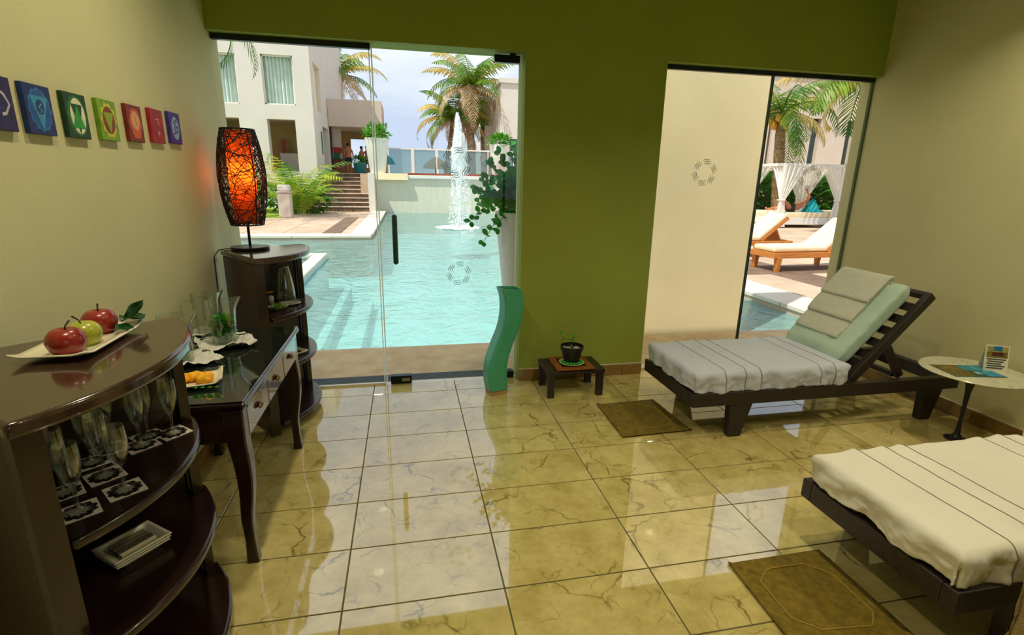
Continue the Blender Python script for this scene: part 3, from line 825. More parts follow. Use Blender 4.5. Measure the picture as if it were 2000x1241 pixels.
MB().bb(G2[0]+0.9, G2[0]+1.05, 29.12, 29.2, 2.9, 3.2).build('wall_plaque', M['blackmetal'], hb_)
MB().bb(G2[0]+0.06, G2[0]+0.22, 28.9, 28.98, 2.3, 3.3).build('red_notice', M['red'], hb_)
MB().bb(BX-0.02, BX+0.04, 28.4, 28.6, 2.6, 3.7).build('green_sign', M['green'], hb_)

pav = thing('bar_pavilion', 'open pavilion bar with a deep beige parapet beside the white hotel block', 'building', (0, 0, 0))
PXA, PXB = BX+0.02, PY(745, 220, 31.3).x
MB().bb(PXA, PXB, 31.3, 35.2, 4.21, 5.62).build('parapet', M['pink_paint'], pav)
MB().bb(PXB-0.35, PXB, 34.2, 35.2, 1.7, 4.21).build('end_wall', M['white_paint'], pav)
xa, xb = PY(686, 300, 35.0).x, PY(726, 300, 35.0).x
holed_wall(MB(), PXA, PXB, 1.7, 4.21, [(xa, xb, 2.1, PY(700, 272, 35.0).z)], 35.0, 0.2).build('back_wall', M['olive_paint'], pav)
MB().bb(PY(639, 300, 31.6).x, PY(650, 300, 31.6).x, 31.6, 31.9, 1.7, 4.21).build('dark_column', M['espresso'], pav)
MB().bb(PY(653, 300, 33.0).x, PY(667, 300, 33.0).x, 33.0, 33.4, 1.7, 4.21).build('white_column', M['white_paint'], pav)
MB().bb(PY(652, 300, 32.9).x, PY(668, 300, 32.9).x, 32.9, 33.0, PY(660, 299, 32.9).z, PY(660, 288, 32.9).z).build('red_panel', M['red'], pav)
MB().bb(PY(652, 300, 32.9).x, PY(663, 300, 32.9).x, 32.9, 33.0, PY(660, 314, 32.9).z, PY(660, 299, 32.9).z).build('green_panel', M['green'], pav)
ct = MB().bb(PY(650, 300, 32.4).x, PY(668, 300, 32.4).x, 32.3, 32.8, 1.7, 2.45).build('counter', M['wood_red'], pav)
MB().bb(PY(649, 300, 32.4).x, PY(674, 300, 32.4).x, 32.2, 32.85, 2.45, 2.53).build('counter_top', M['espresso'], ct)

rb = thing('white_wing', 'white hotel wing rising behind the palms at the right of the glass door', 'building', (0, 0, 0))
x0 = PY(978, 200, 33).x
holed_wall(MB(), x0, x0+9, 1.7, 7.2, [(x0+0.6, x0+1.9, 1.9, 4.0)], 33, 0.4).build('front_wall', M['white_paint'], rb)
MB().bb(x0, x0+0.4, 33.4, 44, 1.7, 7.2).build('side_wall', M['white_paint'], rb)
MB().bb(x0+0.6, x0+1.9, 33.3, 33.4, 1.9, 4.0).build('window', M['winglass'], rb)
MB().bb(x0-0.1, x0+9, 32.9, 44, 7.2, 7.45).build('roof_slab', M['white_paint'], rb)
x1 = PY(948, 250, 36).x
MB().bb(x1, x0, 36, 36.4, 1.7, 5.0).build('low_wall', M['pink_paint'], rb)

gb = thing('garden_block', 'pale pinkish hotel block with tall dark windows behind the canopy beds', 'building', (0, 0, 0))
GY = 30.0
ho = []
for (pa, pb, ya, yb) in ((1490, 1513, 225, 335), (1574, 1606, 232, 322), (1641, 1672, 236, 324)):
    a = PY(pa, yb, GY); b_ = PY(pb, ya, GY)
    ho.append((a.x, b_.x, a.z, b_.z))
xg0 = PY(1440, 300, GY).x
holed_wall(MB(), xg0-6, ho[-1][1]+14, 0.0, 9.0, ho, GY, 0.5).build('front_wall', M['pink_paint'], gb)
for h in ho:
    f_ = MB().bb(h[0], h[1], GY+0.32, GY+0.36, h[2], h[3]).build('window', M['winglass'], gb)
    MB().bb(h[0]-0.05, h[1]+0.05, GY-0.12, GY+0.1, h[2]-0.12, h[2]).build('sill', M['cream_paint'], f_)
MB().bb(xg0-6, ho[-1][1]+14, GY-0.4, GY+8, 9.0, 9.3).build('roof_slab', M['pink_paint'], gb)

# ------------------------------------------------------------------ terrace railing
gr = thing('glass_railing', 'white-framed glass balustrade along the far terrace edge', 'railing', (0, 0, 0))
ry = 32.0
xs = [PY(px, 310, ry).x for px in (757, 806, 853, 903, 953, 1003)]
zt, zb_ = PY(800, 289, ry).z, 1.72
M['railglass'] = pane_mat('rail_glass', (206, 222, 222), 1.4, haze=0.25, hcol=(170, 196, 204))
for i in range(len(xs)):
    MB().bb(xs[i]-(0.09 if i == 1 else 0.025), xs[i]+(0.09 if i == 1 else 0.025), ry-0.05, ry+0.05, zb_, zt).build('post', M['whitewood'], gr)
    if i < len(xs)-1:
        MB().bb(xs[i]+0.09, xs[i+1]-0.09, ry-0.01, ry+0.01, zb_+0.05, zt-0.10).build('glass_panel', M['railglass'], gr)
        MB().bb(xs[i]+0.02, xs[i+1]-0.02, ry-0.04, ry+0.04, zt-0.10, zt-0.02).build('top_rail', M['whitewood'], gr)

# ================================================================== PLANTS
def frond(mb, base, az, el, length, droop, nl=24, lw=0.05, ll=0.5, hang=0.5, rr=0.02, seed=0):
    rnd = random.Random(seed)
    p = Vector(base); pts = [p.copy()]
    e = el; n = nl
    step = length/n
    dirs = []
    for i in range(n):
        d = Vector((math.cos(az)*math.cos(e), math.sin(az)*math.cos(e), math.sin(e)))
        dirs.append(d)
        p = p + d*step
        pts.append(p.copy())
        e -= droop/n*(0.5+1.2*i/n)
    rad = [rr*(1-0.8*i/n) for i in range(n+1)]
    mb.tube(pts[::2] if n % 2 == 0 else pts, rad[::2] if n % 2 == 0 else rad, 4)
    side = Vector((-math.sin(az), math.cos(az), 0))
    for i in range(2, n+1):
        t_ = i/n
        L_ = ll*(math.sin(PI*min(1, t_*0.9+0.12))**0.7)*rnd.uniform(0.85, 1.1)
        d = dirs[min(i, n-1)]
        for s_ in (-1, 1):
            dr = (side*s_*0.85 + d*0.55 + Vector((0, 0, -hang*rnd.uniform(0.7, 1.3)))).normalized()
            q0 = pts[i]; q1 = q0+dr*L_*0.55; q2 = q1+(dr+Vector((0, 0, -hang*0.7))).normalized()*L_*0.45
            wv = d*lw*0.5
            mb.add([q0-wv*0.6, q0+wv*0.6, q1+wv, q1-wv, q2], [(0, 1, 2, 3), (3, 2, 4)])

def palm(name, label, base, top, nf, length, seed, mats, trunk_r=0.2, coco=0, droop=(1.3, 2.3), ll=0.75, lw=0.07, group=None, el=(-0.3, 1.42), az0=None):
    rnd = random.Random(seed)
    t = thing(name, label, 'palm tree', base, group=group)
    b0 = Vector((0, 0, 0)); tp = Vector(top)-Vector(base)
    pts = []; rs = []
    for i in range(15):
        u = i/14
        pts.append(b0.lerp(tp, u)+Vector((0.12*math.sin(u*3+seed), 0.1*math.sin(u*2.2+seed), 0))*(u*(1-u))*2)
        rs.append(trunk_r*(1.15-0.4*u)*(1.0+0.06*(i % 2)))
    MB().tube(pts, rs, 12).build('trunk', M['trunk'], t, smooth=60)
    for k in range(nf):
        az = rnd.uniform(0, 2*PI) if az0 is None else az0[k % len(az0)]+rnd.uniform(-0.25, 0.25)
        az = k*2.399+rnd.uniform(-0.3, 0.3) if az0 is None else az
        e = el[0]+(el[1]-el[0])*(k+0.5)/nf
        dry = k < len(mats)*0+nf*0.28
        mm = M['palm_dry'] if (dry and 'dry' in mats) else (M['palm_yellow'] if (k % 4 == 1 and 'yellow' in mats) else M['palm_green'])
        mb = MB()
        frond(mb, tp+Vector((0, 0, 0.05)), az, e, length*rnd.uniform(0.8, 1.1), rnd.uniform(*droop), 26, lw, ll, 0.55, 0.035, seed*100+k)
        mb.build('frond', mm, t)
    for k in range(coco):
        an = 2*PI*k/coco
        MB().ball((tp.x+0.28*math.cos(an), tp.y+0.28*math.sin(an), tp.z-0.18-0.14*(k % 3)), 0.13, 10, 7, (1, 1, 1.25)).build('coconut', M['coconut'], t, smooth=True)
    return t

def at(px, py, Y): return tuple(PY(px, py, Y))
a = PY(922, 335, 35); c = PY(920, 172, 35)
palm('coconut_palm', 'tallest coconut palm behind the fountain with green upright fronds', (a.x, 35, 1.7), (c.x, 35, c.z), 28, 3.9, 3, ('dry', 'yellow'), 0.24, 4, lw=0.11)
a = PY(873, 335, 37); c = PY(884, 236, 37)
palm('coconut_palm', 'shorter coconut palm left of the fountain plume with pale dry fronds', (a.x, 37, 1.7), (c.x, 37, c.z), 24, 3.5, 5, ('dry', 'yellow'), 0.20, 0, lw=0.11)
a = PY(945, 335, 39); c = PY(943, 232, 39)
palm('coconut_palm', 'low palm right of the tall one, close to the white wing', (a.x, 39, 1.7), (c.x, 39, c.z), 20, 3.0, 8, ('yellow',), 0.2, 0, lw=0.11)
a = PY(655, 335, 41); c = PY(655, 150, 41)
palm('coconut_palm', 'coconut palm showing behind the corner of the white hotel block', (a.x, 41, 1.7), (c.x, 41, c.z), 26, 4.0, 11, ('dry', 'yellow'), 0.25, 0, lw=0.11)
c = PY(392, -20, 20.0)
palm('coconut_palm', 'palm in front of the hotel block, only a hanging frond tip showing', (c.x-0.5, 20.0, 0.0), (c.x-0.4, 20.0, c.z+0.4), 18, 3.6, 14, ('yellow',), 0.2, 0, el=(-0.6, 0.9))
a = PY(1521, 405, 19); c = PY(1527, 222, 19)
palm('coconut_palm', 'coconut palm with golden coconuts behind the canopy bed in the right window', (a.x, 19, 0.0), (c.x, 19, c.z), 20, 3.0, 21, ('yellow',), 0.22, 10, ll=0.8, el=(-0.5, 1.3))
c = PY(1690, 150, 15); 
palm('coconut_palm', 'large arching palm whose fronds hang across the top of the right window', (c.x+0.4, 15, 0.0), (c.x+0.3, 15, c.z+0.1), 16, 3.0, 25, ('yellow',), 0.2, 0, ll=1.1, lw=0.09, el=(-0.3, 1.1))

def areca(label, loc, h, n, seed, spread=0.6):
    rnd = random.Random(seed)
    t = thing('areca_palm', label, 'plant', loc, group=None)
    for k in range(n):
        az = k*2.399+rnd.uniform(-0.3, 0.3)
        mb = MB()
        frond(mb, (0.15*math.cos(az), 0.15*math.sin(az), 0.0), az, rnd.uniform(1.05, 1.5), h*rnd.uniform(0.85, 1.25), rnd.uniform(1.3, 2.3), 22, 0.05, 0.36*h/1.6, 0.30, 0.02, seed*50+k)
        mb.build('frond', M['leaf_areca'] if k % 3 else M['leaf_shrub'], t)
    return t
areca('bushy areca palm directly behind the white bollard, arching over the steps', tuple(PZ(590, 417)), 1.9, 24, 31)
c = PZ(540, 400); areca('leafy areca palm to the right of the rattan lamp shade', (c.x-0.2, 23.5, 0), 2.3, 20, 32)
c = PY(585, 360, 25.6); areca('tall yellow-green areca palm against the hotel wall', (c.x, 25.4, 0), 3.2, 16, 33)

def leaf(mb, p, d, up, L_, W_, fold=0.15):
    d = Vector(d).normalized(); s_ = d.cross(Vector(up))
    if s_.length < 1e-4: s_ = d.orthogonal()
    s_.normalize(); n = s_.cross(d)
    p = Vector(p)
    pr_ = ((0.0, 0.0), (0.14, 0.27), (0.36, 0.46), (0.62, 0.47), (0.86, 0.28), (1.0, 0.0), (0.86, -0.28), (0.62, -0.47), (0.36, -0.46), (0.14, -0.27))
    mb.add([p+d*L_*a+s_*W_*b+n*W_*fold*min(1, abs(b)*2.2) for a, b in pr_]+[p+d*L_*0.5], [(i, 10, (i+1) % 10) for i in range(10)])
def foliage(mb, c, rx, ry_, rz_, n, L_, W_, seed, inner=0.5):
    rnd = random.Random(seed)
    for _ in range(n):
        v = Vector((rnd.gauss(0, 1), rnd.gauss(0, 1), rnd.gauss(0, 1))).normalized()
        k_ = rnd.uniform(inner, 1.0)
        p = Vector((c[0]+v.x*rx*k_, c[1]+v.y*ry_*k_, c[2]+v.z*rz_*k_))
        d = (v+Vector((rnd.uniform(-.7, .7), rnd.uniform(-.7, .7), rnd.uniform(-.3, .6)))).normalized()
        leaf(mb, p, d, Vector((rnd.uniform(-.5, .5), rnd.uniform(-.5, .5), 1)), L_*rnd.uniform(0.7, 1.3), W_*rnd.uniform(0.7, 1.2))
def shrub(name, label, loc, rx, ry_, h, n, L_, W_, m, seed, group=None, cat='shrub'):
    t = thing(name, label, cat, loc, group=group)
    mb = MB(); foliage(mb, (0, 0, h*0.52), rx, ry_, h*0.5, n, L_, W_, seed)
    mb.build('leaves', m, t)
    st_ = MB()
    for k in range(5):
        an = 2*PI*k/5
        st_.tube([(0.05*math.cos(an), 0.05*math.sin(an), 0), (rx*0.4*math.cos(an), ry_*0.4*math.sin(an), h*0.6)], 0.02, 5)
    st_.build('stems', M['trunk'], t)
    return t
c = PZ(535, 420)
shrub('low_shrub', 'low variegated shrub at the lawn edge left of the bollard', (c.x, 24.2, 0.02), 1.0, 0.6, 0.9, 260, 0.22, 0.14, M['leaf_shrub'], 41)
c = PZ(585, 420)
shrub('low_shrub', 'low green shrub at the foot of the steps beside the bollard', (c.x+0.2, 24.0, 0.02), 0.9, 0.6, 0.8, 240, 0.22, 0.14, M['leaf_hedge'], 42)
for i, (px, lab) in enumerate(((1476, 'hedge bush at the foot of the cream wall edge, left of the palm trunk'), (1503, 'hedge bush just left of the palm trunk'), (1548, 'hedge bush behind the reclining sunbather, right of the palm trunk'), (1580, 'hedge bush behind the turquoise towels'), (1612, 'hedge bush behind the bed post with the tied curtain'), (1650, 'hedge bush at the right edge of the window view'))):
    c = PY(px, 400, 22.0)
    shrub('hedge_bush', lab, (c.x, 22.0, -0.02), 1.15, 0.9, 1.75+0.25*(i % 3), 420, 0.42, 0.2, M['leaf_hedge'], 60+i, 'hedge bushes behind the beds')

# bollard bin
c = PZ(560, 424)
t = thing('bollard_bin', 'beige square pillar bin with rounded lid on the paving', 'bin', (c.x, c.y, -0.01))
MB().box(0, 0, 0.45, 0.44, 0.44, 0.9).build('body', M['pink_paint'], t, bevel=0.03)
MB().box(0, 0, 0.935, 0.48, 0.48, 0.05).build('lid_band', M['pink_paint'], t, bevel=0.015)
MB().box(0, 0, 1.08, 0.42, 0.42, 0.25).build('lid', M['white_paint'], t, bevel=0.07, seg=3)

def planter(label, loc, h, rt, rb_, m, lm, leaves, ls, seed, lh=0.5):
    t = thing('tall_planter', label, 'planter', loc)
    MB().lathe([(0.0, 0.0), (rb_*0.96, 0.0), (rb_, 0.02), (rt, h-0.01), (rt-0.01, h), (rt-0.05, h), (rt-0.06, h-0.08), (0, h-0.08)], 40).build('pot', m, t, smooth=35)
    MB().lathe([(0, h-0.07), (rt-0.055, h-0.07)], 24).build('soil', M['soil'], t)
    mb = MB(); foliage(mb, (0, 0, h+lh*0.35), rt*1.15, rt*1.15, lh*0.6, leaves, ls, ls*0.55, seed, 0.2)
    mb.build('foliage', lm, t)
    return t
a = PY(738, 331, 26.1); b_ = PY(738, 270, 26.1)
planter('tall white tapered planter with green foliage above the stairs', (a.x, 26.15, 1.72), b_.z-1.72, 0.55, 0.36, M['planter'], M['leaf_pot'], 420, 0.20, 71, 0.62)
a = PY(975, 330, 27.2); b_ = PY(975, 283, 27.2)
planter('tall white tapered planter with yellow-green foliage right of the fountain', (a.x, 27.2, 1.70), b_.z-1.70, 0.53, 0.36, M['planter'], M['leaf_pot'], 360, 0.20, 72, 0.5)
a = PY(704, 340, 31.0)
planter('round teal pot of leafy plants at the top of the steps', (a.x, 31.0, 1.70), 0.62, 0.36, 0.30, M['tealpot'], M['leaf_shrub'], 160, 0.16, 73, 0.35)

# big planter right outside the door with round-leaved plant
pl = PY(1003, 500, 4.28)
t = thing('tall_planter', 'tall white planter with trailing round glossy leaves right outside the glass door', 'planter', (1.015, 4.28, -0.006))
hh = 1.27
MB().lathe([(0.0, 0.0), (0.145, 0.0), (0.15, 0.015), (0.285, hh-0.01), (0.28, hh), (0.25, hh), (0.24, hh-0.06), (0, hh-0.06)], 48).build('pot', M['planter'], t, smooth=35)
MB().lathe([(0, hh-0.05), (0.242, hh-0.05)], 24).build('soil', M['soil'], t)
rnd = random.Random(5)
stm = MB(); lvs = []
def spray(dx, dz, n, seedk, y=0.0, curl=0.0):
    """one stem with paired round leaves"""
    r_ = random.Random(seedk)
    pts = []
    for i in range(n+1):
        u = i/n
        pts.append(Vector((dx*u, y*u+0.02*math.sin(3*u+seedk), hh-0.02+dz*(u if dz > 0 else u)+curl*math.sin(PI*u))))
    stm.tube(pts, [0.007*(1-0.7*i/n) for i in range(n+1)], 5)
    mb = MB()
    for i in range(1, n+1):
        d = (pts[i]-pts[i-1]).normalized()
        for s_ in (-1, 1):
            dr = d*0.5+Vector((r_.uniform(-.8, .8)+0.5*s_*d.z, s_*0.5+r_.uniform(-.5, .5), r_.uniform(-.3, .6)-0.5*s_*d.x))
            leaf(mb, pts[i], dr, Vector((r_.uniform(-.4, .4), -1, 0.6)), r_.uniform(0.045, 0.068), r_.uniform(0.042, 0.058), 0.08)
    lvs.append(mb)
spray(-0.46, 0.20, 14, 1, -0.05, 0.03); spray(-0.50, -0.06, 14, 2, -0.03, 0.16); spray(-0.34, 0.40, 13, 3, 0.0, 0.03); spray(-0.40, 0.28, 13, 21, -0.08, 0.05); spray(-0.44, 0.10, 13, 22, -0.10, 0.10); spray(-0.36, 0.05, 12, 23, -0.16, 0.10); spray(-0.26, 0.48, 13, 24, -0.05, 0.02)
spray(-0.16, 0.55, 14, 4, -0.02, 0.0); spray(-0.02, 0.80, 16, 5, 0.0, 0.0); spray(0.10, 0.6, 12, 6, 0.02, 0.0)
spray(-0.40, -0.22, 11, 7, -0.1, 0.14); spray(0.02, -0.30, 10, 8, -0.28, 0.12); spray(-0.30, -0.10, 10, 25, -0.2, 0.14); spray(-0.22, 0.30, 9, 9, -0.12, 0.05)
spray(-0.1, 0.35, 9, 10, -0.15, 0.04); spray(0.05, 0.3, 8, 11, -0.2, 0.05); spray(-0.25, 0.12, 8, 12, -0.18, 0.08)
spray(-0.14, 0.18, 8, 13, -0.2, 0.08); spray(0.2, 0.25, 8, 14, -0.1, 0.05); spray(-0.05, 0.95, 12, 15, 0.05, 0.0); spray(-0.2, 0.2, 8, 16, 0.15, 0.05)
stm.build('stems', M['trunk'], t)
for mb in lvs: mb.build('leaf_spray', M['leaf_glossy'], t)
mb = MB(); foliage(mb, (-0.06, -0.04, hh+0.15), 0.30, 0.26, 0.20, 520, 0.058, 0.05, 77, 0.3)
mb.build('foliage', M['leaf_glossy'], t)

# palapa umbrella beyond the railing
a = PY(852, 338, 46); b_ = PY(852, 306, 46)
t = thing('palapa_umbrella', 'thatched palapa sunshade far beyond the terrace railing', 'sunshade', (a.x, 46, 1.5))
zt_ = b_.z-1.5
MB().lathe([(0.02, zt_), (0.5, zt_-0.25), (1.05, zt_-0.75), (1.12, zt_-1.0), (1.0, zt_-0.95), (0.4, zt_-0.4), (0.0, zt_-0.2)], 18).build('thatch_roof', M['thatch'], t, smooth=50)
MB().tube([(0, 0, 0), (0, 0, zt_-0.2)], 0.09, 8).build('pole', M['trunk'], t)
struct(MB().bb(-60, 60, 40, 200, -0.6, -0.2).build('beach_ground', M['deck']))
a = PY(764, 313, 30)
t = thing('teal_parasol', 'small teal folded parasol on a yellow pole beside the far white planter', 'parasol', (a.x-0.25, 30, 1.7))
MB().tube([(0, 0, 0), (0, 0, a.z-1.7+0.3)], 0.04, 8).build('pole', M['coconut'], t)
MB().lathe([(0.0, a.z-1.7+0.32), (0.30, a.z-1.7+0.1), (0.46, a.z-1.7-0.22), (0.40, a.z-1.7-0.22), (0.0, a.z-1.7+0.2)], 8).build('canopy', M['tealpot'], t)

# ------------------------------------------------------------------ fountain
m = bpy.data.materials.new('fountain_water'); m.use_nodes = True
t_ = m.node_tree; L = t_.links.new; bs = t_.nodes['Principled BSDF']; oo = t_.nodes['Material Output']
bs.inputs['Base Color'].default_value = lin((246, 250, 250)); bs.inputs['Roughness'].default_value = 0.25
tp_ = t_.nodes.new('ShaderNodeBsdfTransparent'); mxs = t_.nodes.new('ShaderNodeMixShader')
nn = t_.nodes.new('ShaderNodeTexNoise'); nn.inputs['Scale'].default_value = 6.0; nn.inputs['Detail'].default_value = 5.0
tc_ = t_.nodes.new('ShaderNodeTexCoord'); mp_ = t_.nodes.new('ShaderNodeMapping'); mp_.inputs['Scale'].default_value = (2.5, 2.5, 0.8)
L(tc_.outputs['Object'], mp_.inputs['Vector']); L(mp_.outputs['Vector'], nn.inputs['Vector'])
rr_ = t_.nodes.new('ShaderNodeMapRange'); rr_.inputs['From Min'].default_value = 0.38; rr_.inputs['From Max'].default_value = 0.62; rr_.inputs['To Min'].default_value = 0.15; rr_.inputs['To Max'].default_value = 0.85
L(nn.outputs['Fac'], rr_.inputs['Value']); L(rr_.outputs[0], mxs.inputs[0]); L(tp_.outputs[0], mxs.inputs[1]); L(bs.outputs[0], mxs.inputs[2]); L(mxs.outputs[0], oo.inputs['Surface'])
M['spray'] = m
M['drop'] = mat('water_drop', (244, 250, 250), 0.2)
fo = PZ(897, 446, ZW)
FH = PY(896, 226, fo.y).z-ZW
t = thing('fountain', 'white fountain jet rising from the middle of the pool', 'fountain', (fo.x, fo.y, ZW))
MB().lathe([(0, 0.10), (0.05, 0.10), (0.06, -0.05), (0.0, -0.05)], 12).build('nozzle', M['blackmetal'], t)
rnd = random.Random(9)
mb = MB()
prof = [(0.03, 0.02), (0.06, 0.2), (0.10, 0.4), (0.16, 0.55), (0.22, 0.68), (0.17, 0.82), (0.08, 0.93), (0.03, 1.0)]
def fcol(u, v):
    zf = v
    for k in range(len(prof)-1):
        if prof[k][1] <= zf <= prof[k+1][1] or k == len(prof)-2:
            q_ = (zf-prof[k][1])/(prof[k+1][1]-prof[k][1]); r_ = prof[k][0]*(1-q_)+prof[k+1][0]*q_; break
    r_ *= max(0.3, 1+0.55*fbm(math.cos(u*2*PI)*2, math.sin(u*2*PI)*2, zf*9))
    return (r_*math.cos(u*2*PI)+0.05*fbm(zf*3, 1.0), r_*math.sin(u*2*PI), max(0.0, zf)*FH)
mb.grid(fcol, 22, 60, True)
mb.build('water_column', M['spray'], t, smooth=True)
mb = MB()
def octa(p, r_, rz_):
    x, y, z = p
    mb.add([(x+r_, y, z), (x, y+r_, z), (x-r_, y, z), (x, y-r_, z), (x, y, z+rz_), (x, y, z-rz_)], [(0, 1, 4), (1, 2, 4), (2, 3, 4), (3, 0, 4), (1, 0, 5), (2, 1, 5), (3, 2, 5), (0, 3, 5)])
for _ in range(6000):
    u = rnd.random()
    zf = rnd.uniform(0.0, 1.02)
    if zf < 0.55 and rnd.random() < 0.55: continue
    if zf > 0.62: w_ = 0.24*(1.04-zf)/0.42+0.03
    else: w_ = 0.24+0.20*(0.62-zf)/0.62
    an = rnd.uniform(0, 2*PI); r_ = w_*math.sqrt(rnd.random())*(1 if rnd.random() < 0.8 else 1.25)
    octa((r_*math.cos(an)+0.10*(0.7-zf), r_*math.sin(an), zf*FH), rnd.uniform(0.005, 0.013), rnd.uniform(0.012, 0.045))
o = mb.build('spray_drops', M['drop'], t); o['kind'] = 'stuff'
mb = MB()
for k in range(240):
    an = rnd.uniform(0, 2*PI); r_ = 0.60*math.sqrt(rnd.random())
    mb.ball((r_*math.cos(an), r_*math.sin(an), 0.02), rnd.uniform(0.03, 0.09), 6, 4, (1.4, 1.4, 0.25))
o = mb.build('foam', M['drop'], t); o['kind'] = 'stuff'

# ================================================================== PEOPLE
def skin_body(name, joints, m, parent, sub=2):
    """joints: list of (parent_index, (x,y,z), radius)"""
    me = bpy.data.meshes.new(name)
    me.from_pydata([j[1] for j in joints], [(j[0], i) for i, j in enumerate(joints) if j[0] is not None], [])
    o = bpy.data.objects.new(name, me); COL.objects.link(o); o.parent = parent
    md = o.modifiers.new('skin', 'SKIN'); md.use_smooth_shade = True
    for i, j in enumerate(joints):
        sv = me.skin_vertices[0].data[i]
        r_ = j[2] if isinstance(j[2], tuple) else (j[2], j[2])
        sv.radius = r_; sv.use_root = (i == 0)
    md = o.modifiers.new('smooth', 'SUBSURF'); md.levels = sub; md.render_levels = sub
    me.materials.append(m)
    return o
def head_parts(parent, c, r_, face):
    face = Vector(face).normalized(); c = Vector(c)
    MB().ball(c-face*r_*0.22+Vector((0, 0, r_*0.22)), r_*1.04, 14, 10, (0.92, 0.92, 1.0)).build('hair', M['hair'], parent, smooth=True)
def stand_joints(h=1.72, armbend=0.1, step=0.06):
    s_ = h/1.75
    J = [(None, (0, 0, 0.95), (0.16, 0.115)), (0, (0, 0, 1.15), (0.15, 0.10)), (1, (0, 0, 1.36), (0.185, 0.11)), (2, (0, 0, 1.47), (0.075, 0.07)),
         (3, (0, -0.01, 1.56), (0.075, 0.08)), (4, (0, -0.015, 1.66), (0.085, 0.10)), (5, (0, -0.01, 1.74), (0.05, 0.055))]
    for sd in (-1, 1):
        n = len(J)
        J += [(2, (sd*0.20, 0, 1.40), 0.055), (n, (sd*0.26, armbend*0.3, 1.13), 0.043), (n+1, (sd*0.28, -armbend, 0.90), 0.034), (n+2, (sd*0.28, -armbend*1.2, 0.80), (0.02, 0.04))]
        n = len(J)
        J += [(0, (sd*0.10, 0, 0.86), 0.095), (n, (sd*0.11, sd*step*0.5, 0.50), 0.062), (n+1, (sd*0.11, sd*step, 0.12), 0.04), (n+2, (sd*0.11, sd*step, 0.05), 0.045), (n+3, (sd*0.12, sd*step-0.14, 0.035), (0.04, 0.03))]
    return [(j[0], tuple(x*s_ for x in j[1]), tuple(x*s_ for x in j[2]) if isinstance(j[2], tuple) else j[2]*s_) for j in J]
def stander(label, loc, rz, h=1.72, armbend=0.1):
    t = thing('person', label, 'person', loc, rz)
    b_ = skin_body('body', stand_joints(h, armbend), M['skin'], t)
    s_ = h/1.75
    J = [(None, (0, 0, 0.97*s_), (0.175, 0.13)), (0, (0, 0, 1.03*s_), (0.165, 0.12))]
    for sd in (-1, 1):
        n = len(J)
        J += [(0, (sd*0.105*s_, 0, 0.84*s_), (0.115, 0.12)), (n, (sd*0.115*s_, sd*0.02, 0.60*s_), (0.105, 0.11))]
    skin_body('shorts', J, M['shorts'], t, 1)
    head_parts(t, (0, -0.015*s_, 1.66*s_), 0.105*s_, (0, -1, 0))
    return t
c = PY(683, 340, 32.6); stander('shirtless person in dark shorts standing with back turned at the pavilion', (c.x, 32.6, 1.70), R(200), 1.70)
c = PY(719, 345, 32.2); stander('shirtless person in dark shorts half hidden by the tall white planter', (c.x, 32.2, 1.70), R(140), 1.55, 0.3)
c = PY(709, 345, 33.6); stander('dark-haired person farther inside the pavilion behind the teal pot', (c.x, 33.6, 1.70), R(60), 1.60, 0.2)
c = PY(945, 335, 33.2); stander('sunbather standing behind the glass balustrade at the right', (c.x, 33.2, 1.70), R(20), 1.66)

# ------------------------------------------------------------------ canopy beds and deck loungers
def canopy_bed(label, loc, rz):
    t = thing('canopy_bed', label, 'canopy bed', loc, rz, None)
    W_, D_, H_ = 2.45, 2.0, 2.22
    MB().bb(0.03, W_-0.03, 0.03, D_-0.03, 0.10, 0.36).build('base', M['whitewood'], t, bevel=0.01)
    MB().bb(0.06, W_-0.06, 0.06, D_-0.06, 0.36, 0.55).build('mattress', M['cushion'], t, bevel=0.04, seg=3)
    for x in (0.0, W_):
        for y in (0.0, D_):
            MB().box(x, y, H_/2, 0.10, 0.10, H_).build('post', M['whitewood'], t, bevel=0.008)
    for a_, b2 in (((0, 0), (W_, 0)), ((0, D_), (W_, D_)), ((0, 0), (0, D_)), ((W_, 0), (W_, D_))):
        MB().bar((a_[0], a_[1], H_+0.04), (b2[0], b2[1], H_+0.04), 0.10, 0.10).build('top_beam', M['whitewood'], t, bevel=0.008)
    def tied(x0, y0, dx, dy):
        mb = MB()
        def fn(u, v):
            zt = H_*(1-v)+0.0
            if v < 0.55: w_ = 1.0-(v/0.55)**0.8*0.86
            else: w_ = 0.14+0.16*((v-0.55)/0.45)
            wob = 0.05*math.sin(u*9*PI)*(0.4+w_)
            return (x0+dx*u*w_+(wob if dx == 0 else 0)+0.03*(dx == 0), y0+dy*u*w_+(wob if dy == 0 else 0)-0.03*(dy == 0), max(0.02, zt))
        mb.grid(fn, 28, 22)
        c_ = mb.build('curtain', M['sheer'], t, smooth=True)
        MB().tube([(x0+0.09*math.cos(k*PI/6)+0.05*dx, y0+0.09*math.sin(k*PI/6)+0.05*dy, H_*0.45) for k in range(12)], 0.025, 6, closed=True).build('tie_band', M['whitewood'], c_)
    for x, s_ in ((0.0, 1), (W_, -1)):
        tied(x, 0.0, s_*1.05, 0); tied(x, D_, s_*1.05, 0); tied(x, 0.0, 0, 0.8); tied(x, D_, 0, -0.8)
    return t
c = PZ(1517, 444)
bed = canopy_bed('white canopy daybed with tied-back sheer curtains and the reclining person', (c.x, c.y, -0.012), 0.0)
BEDX, BEDY = c.x, c.y
dup(bed, (c.x+2.75, c.y+0.1, -0.012), 0.0, 'white canopy daybed farther right, mostly hidden by the window jamb')
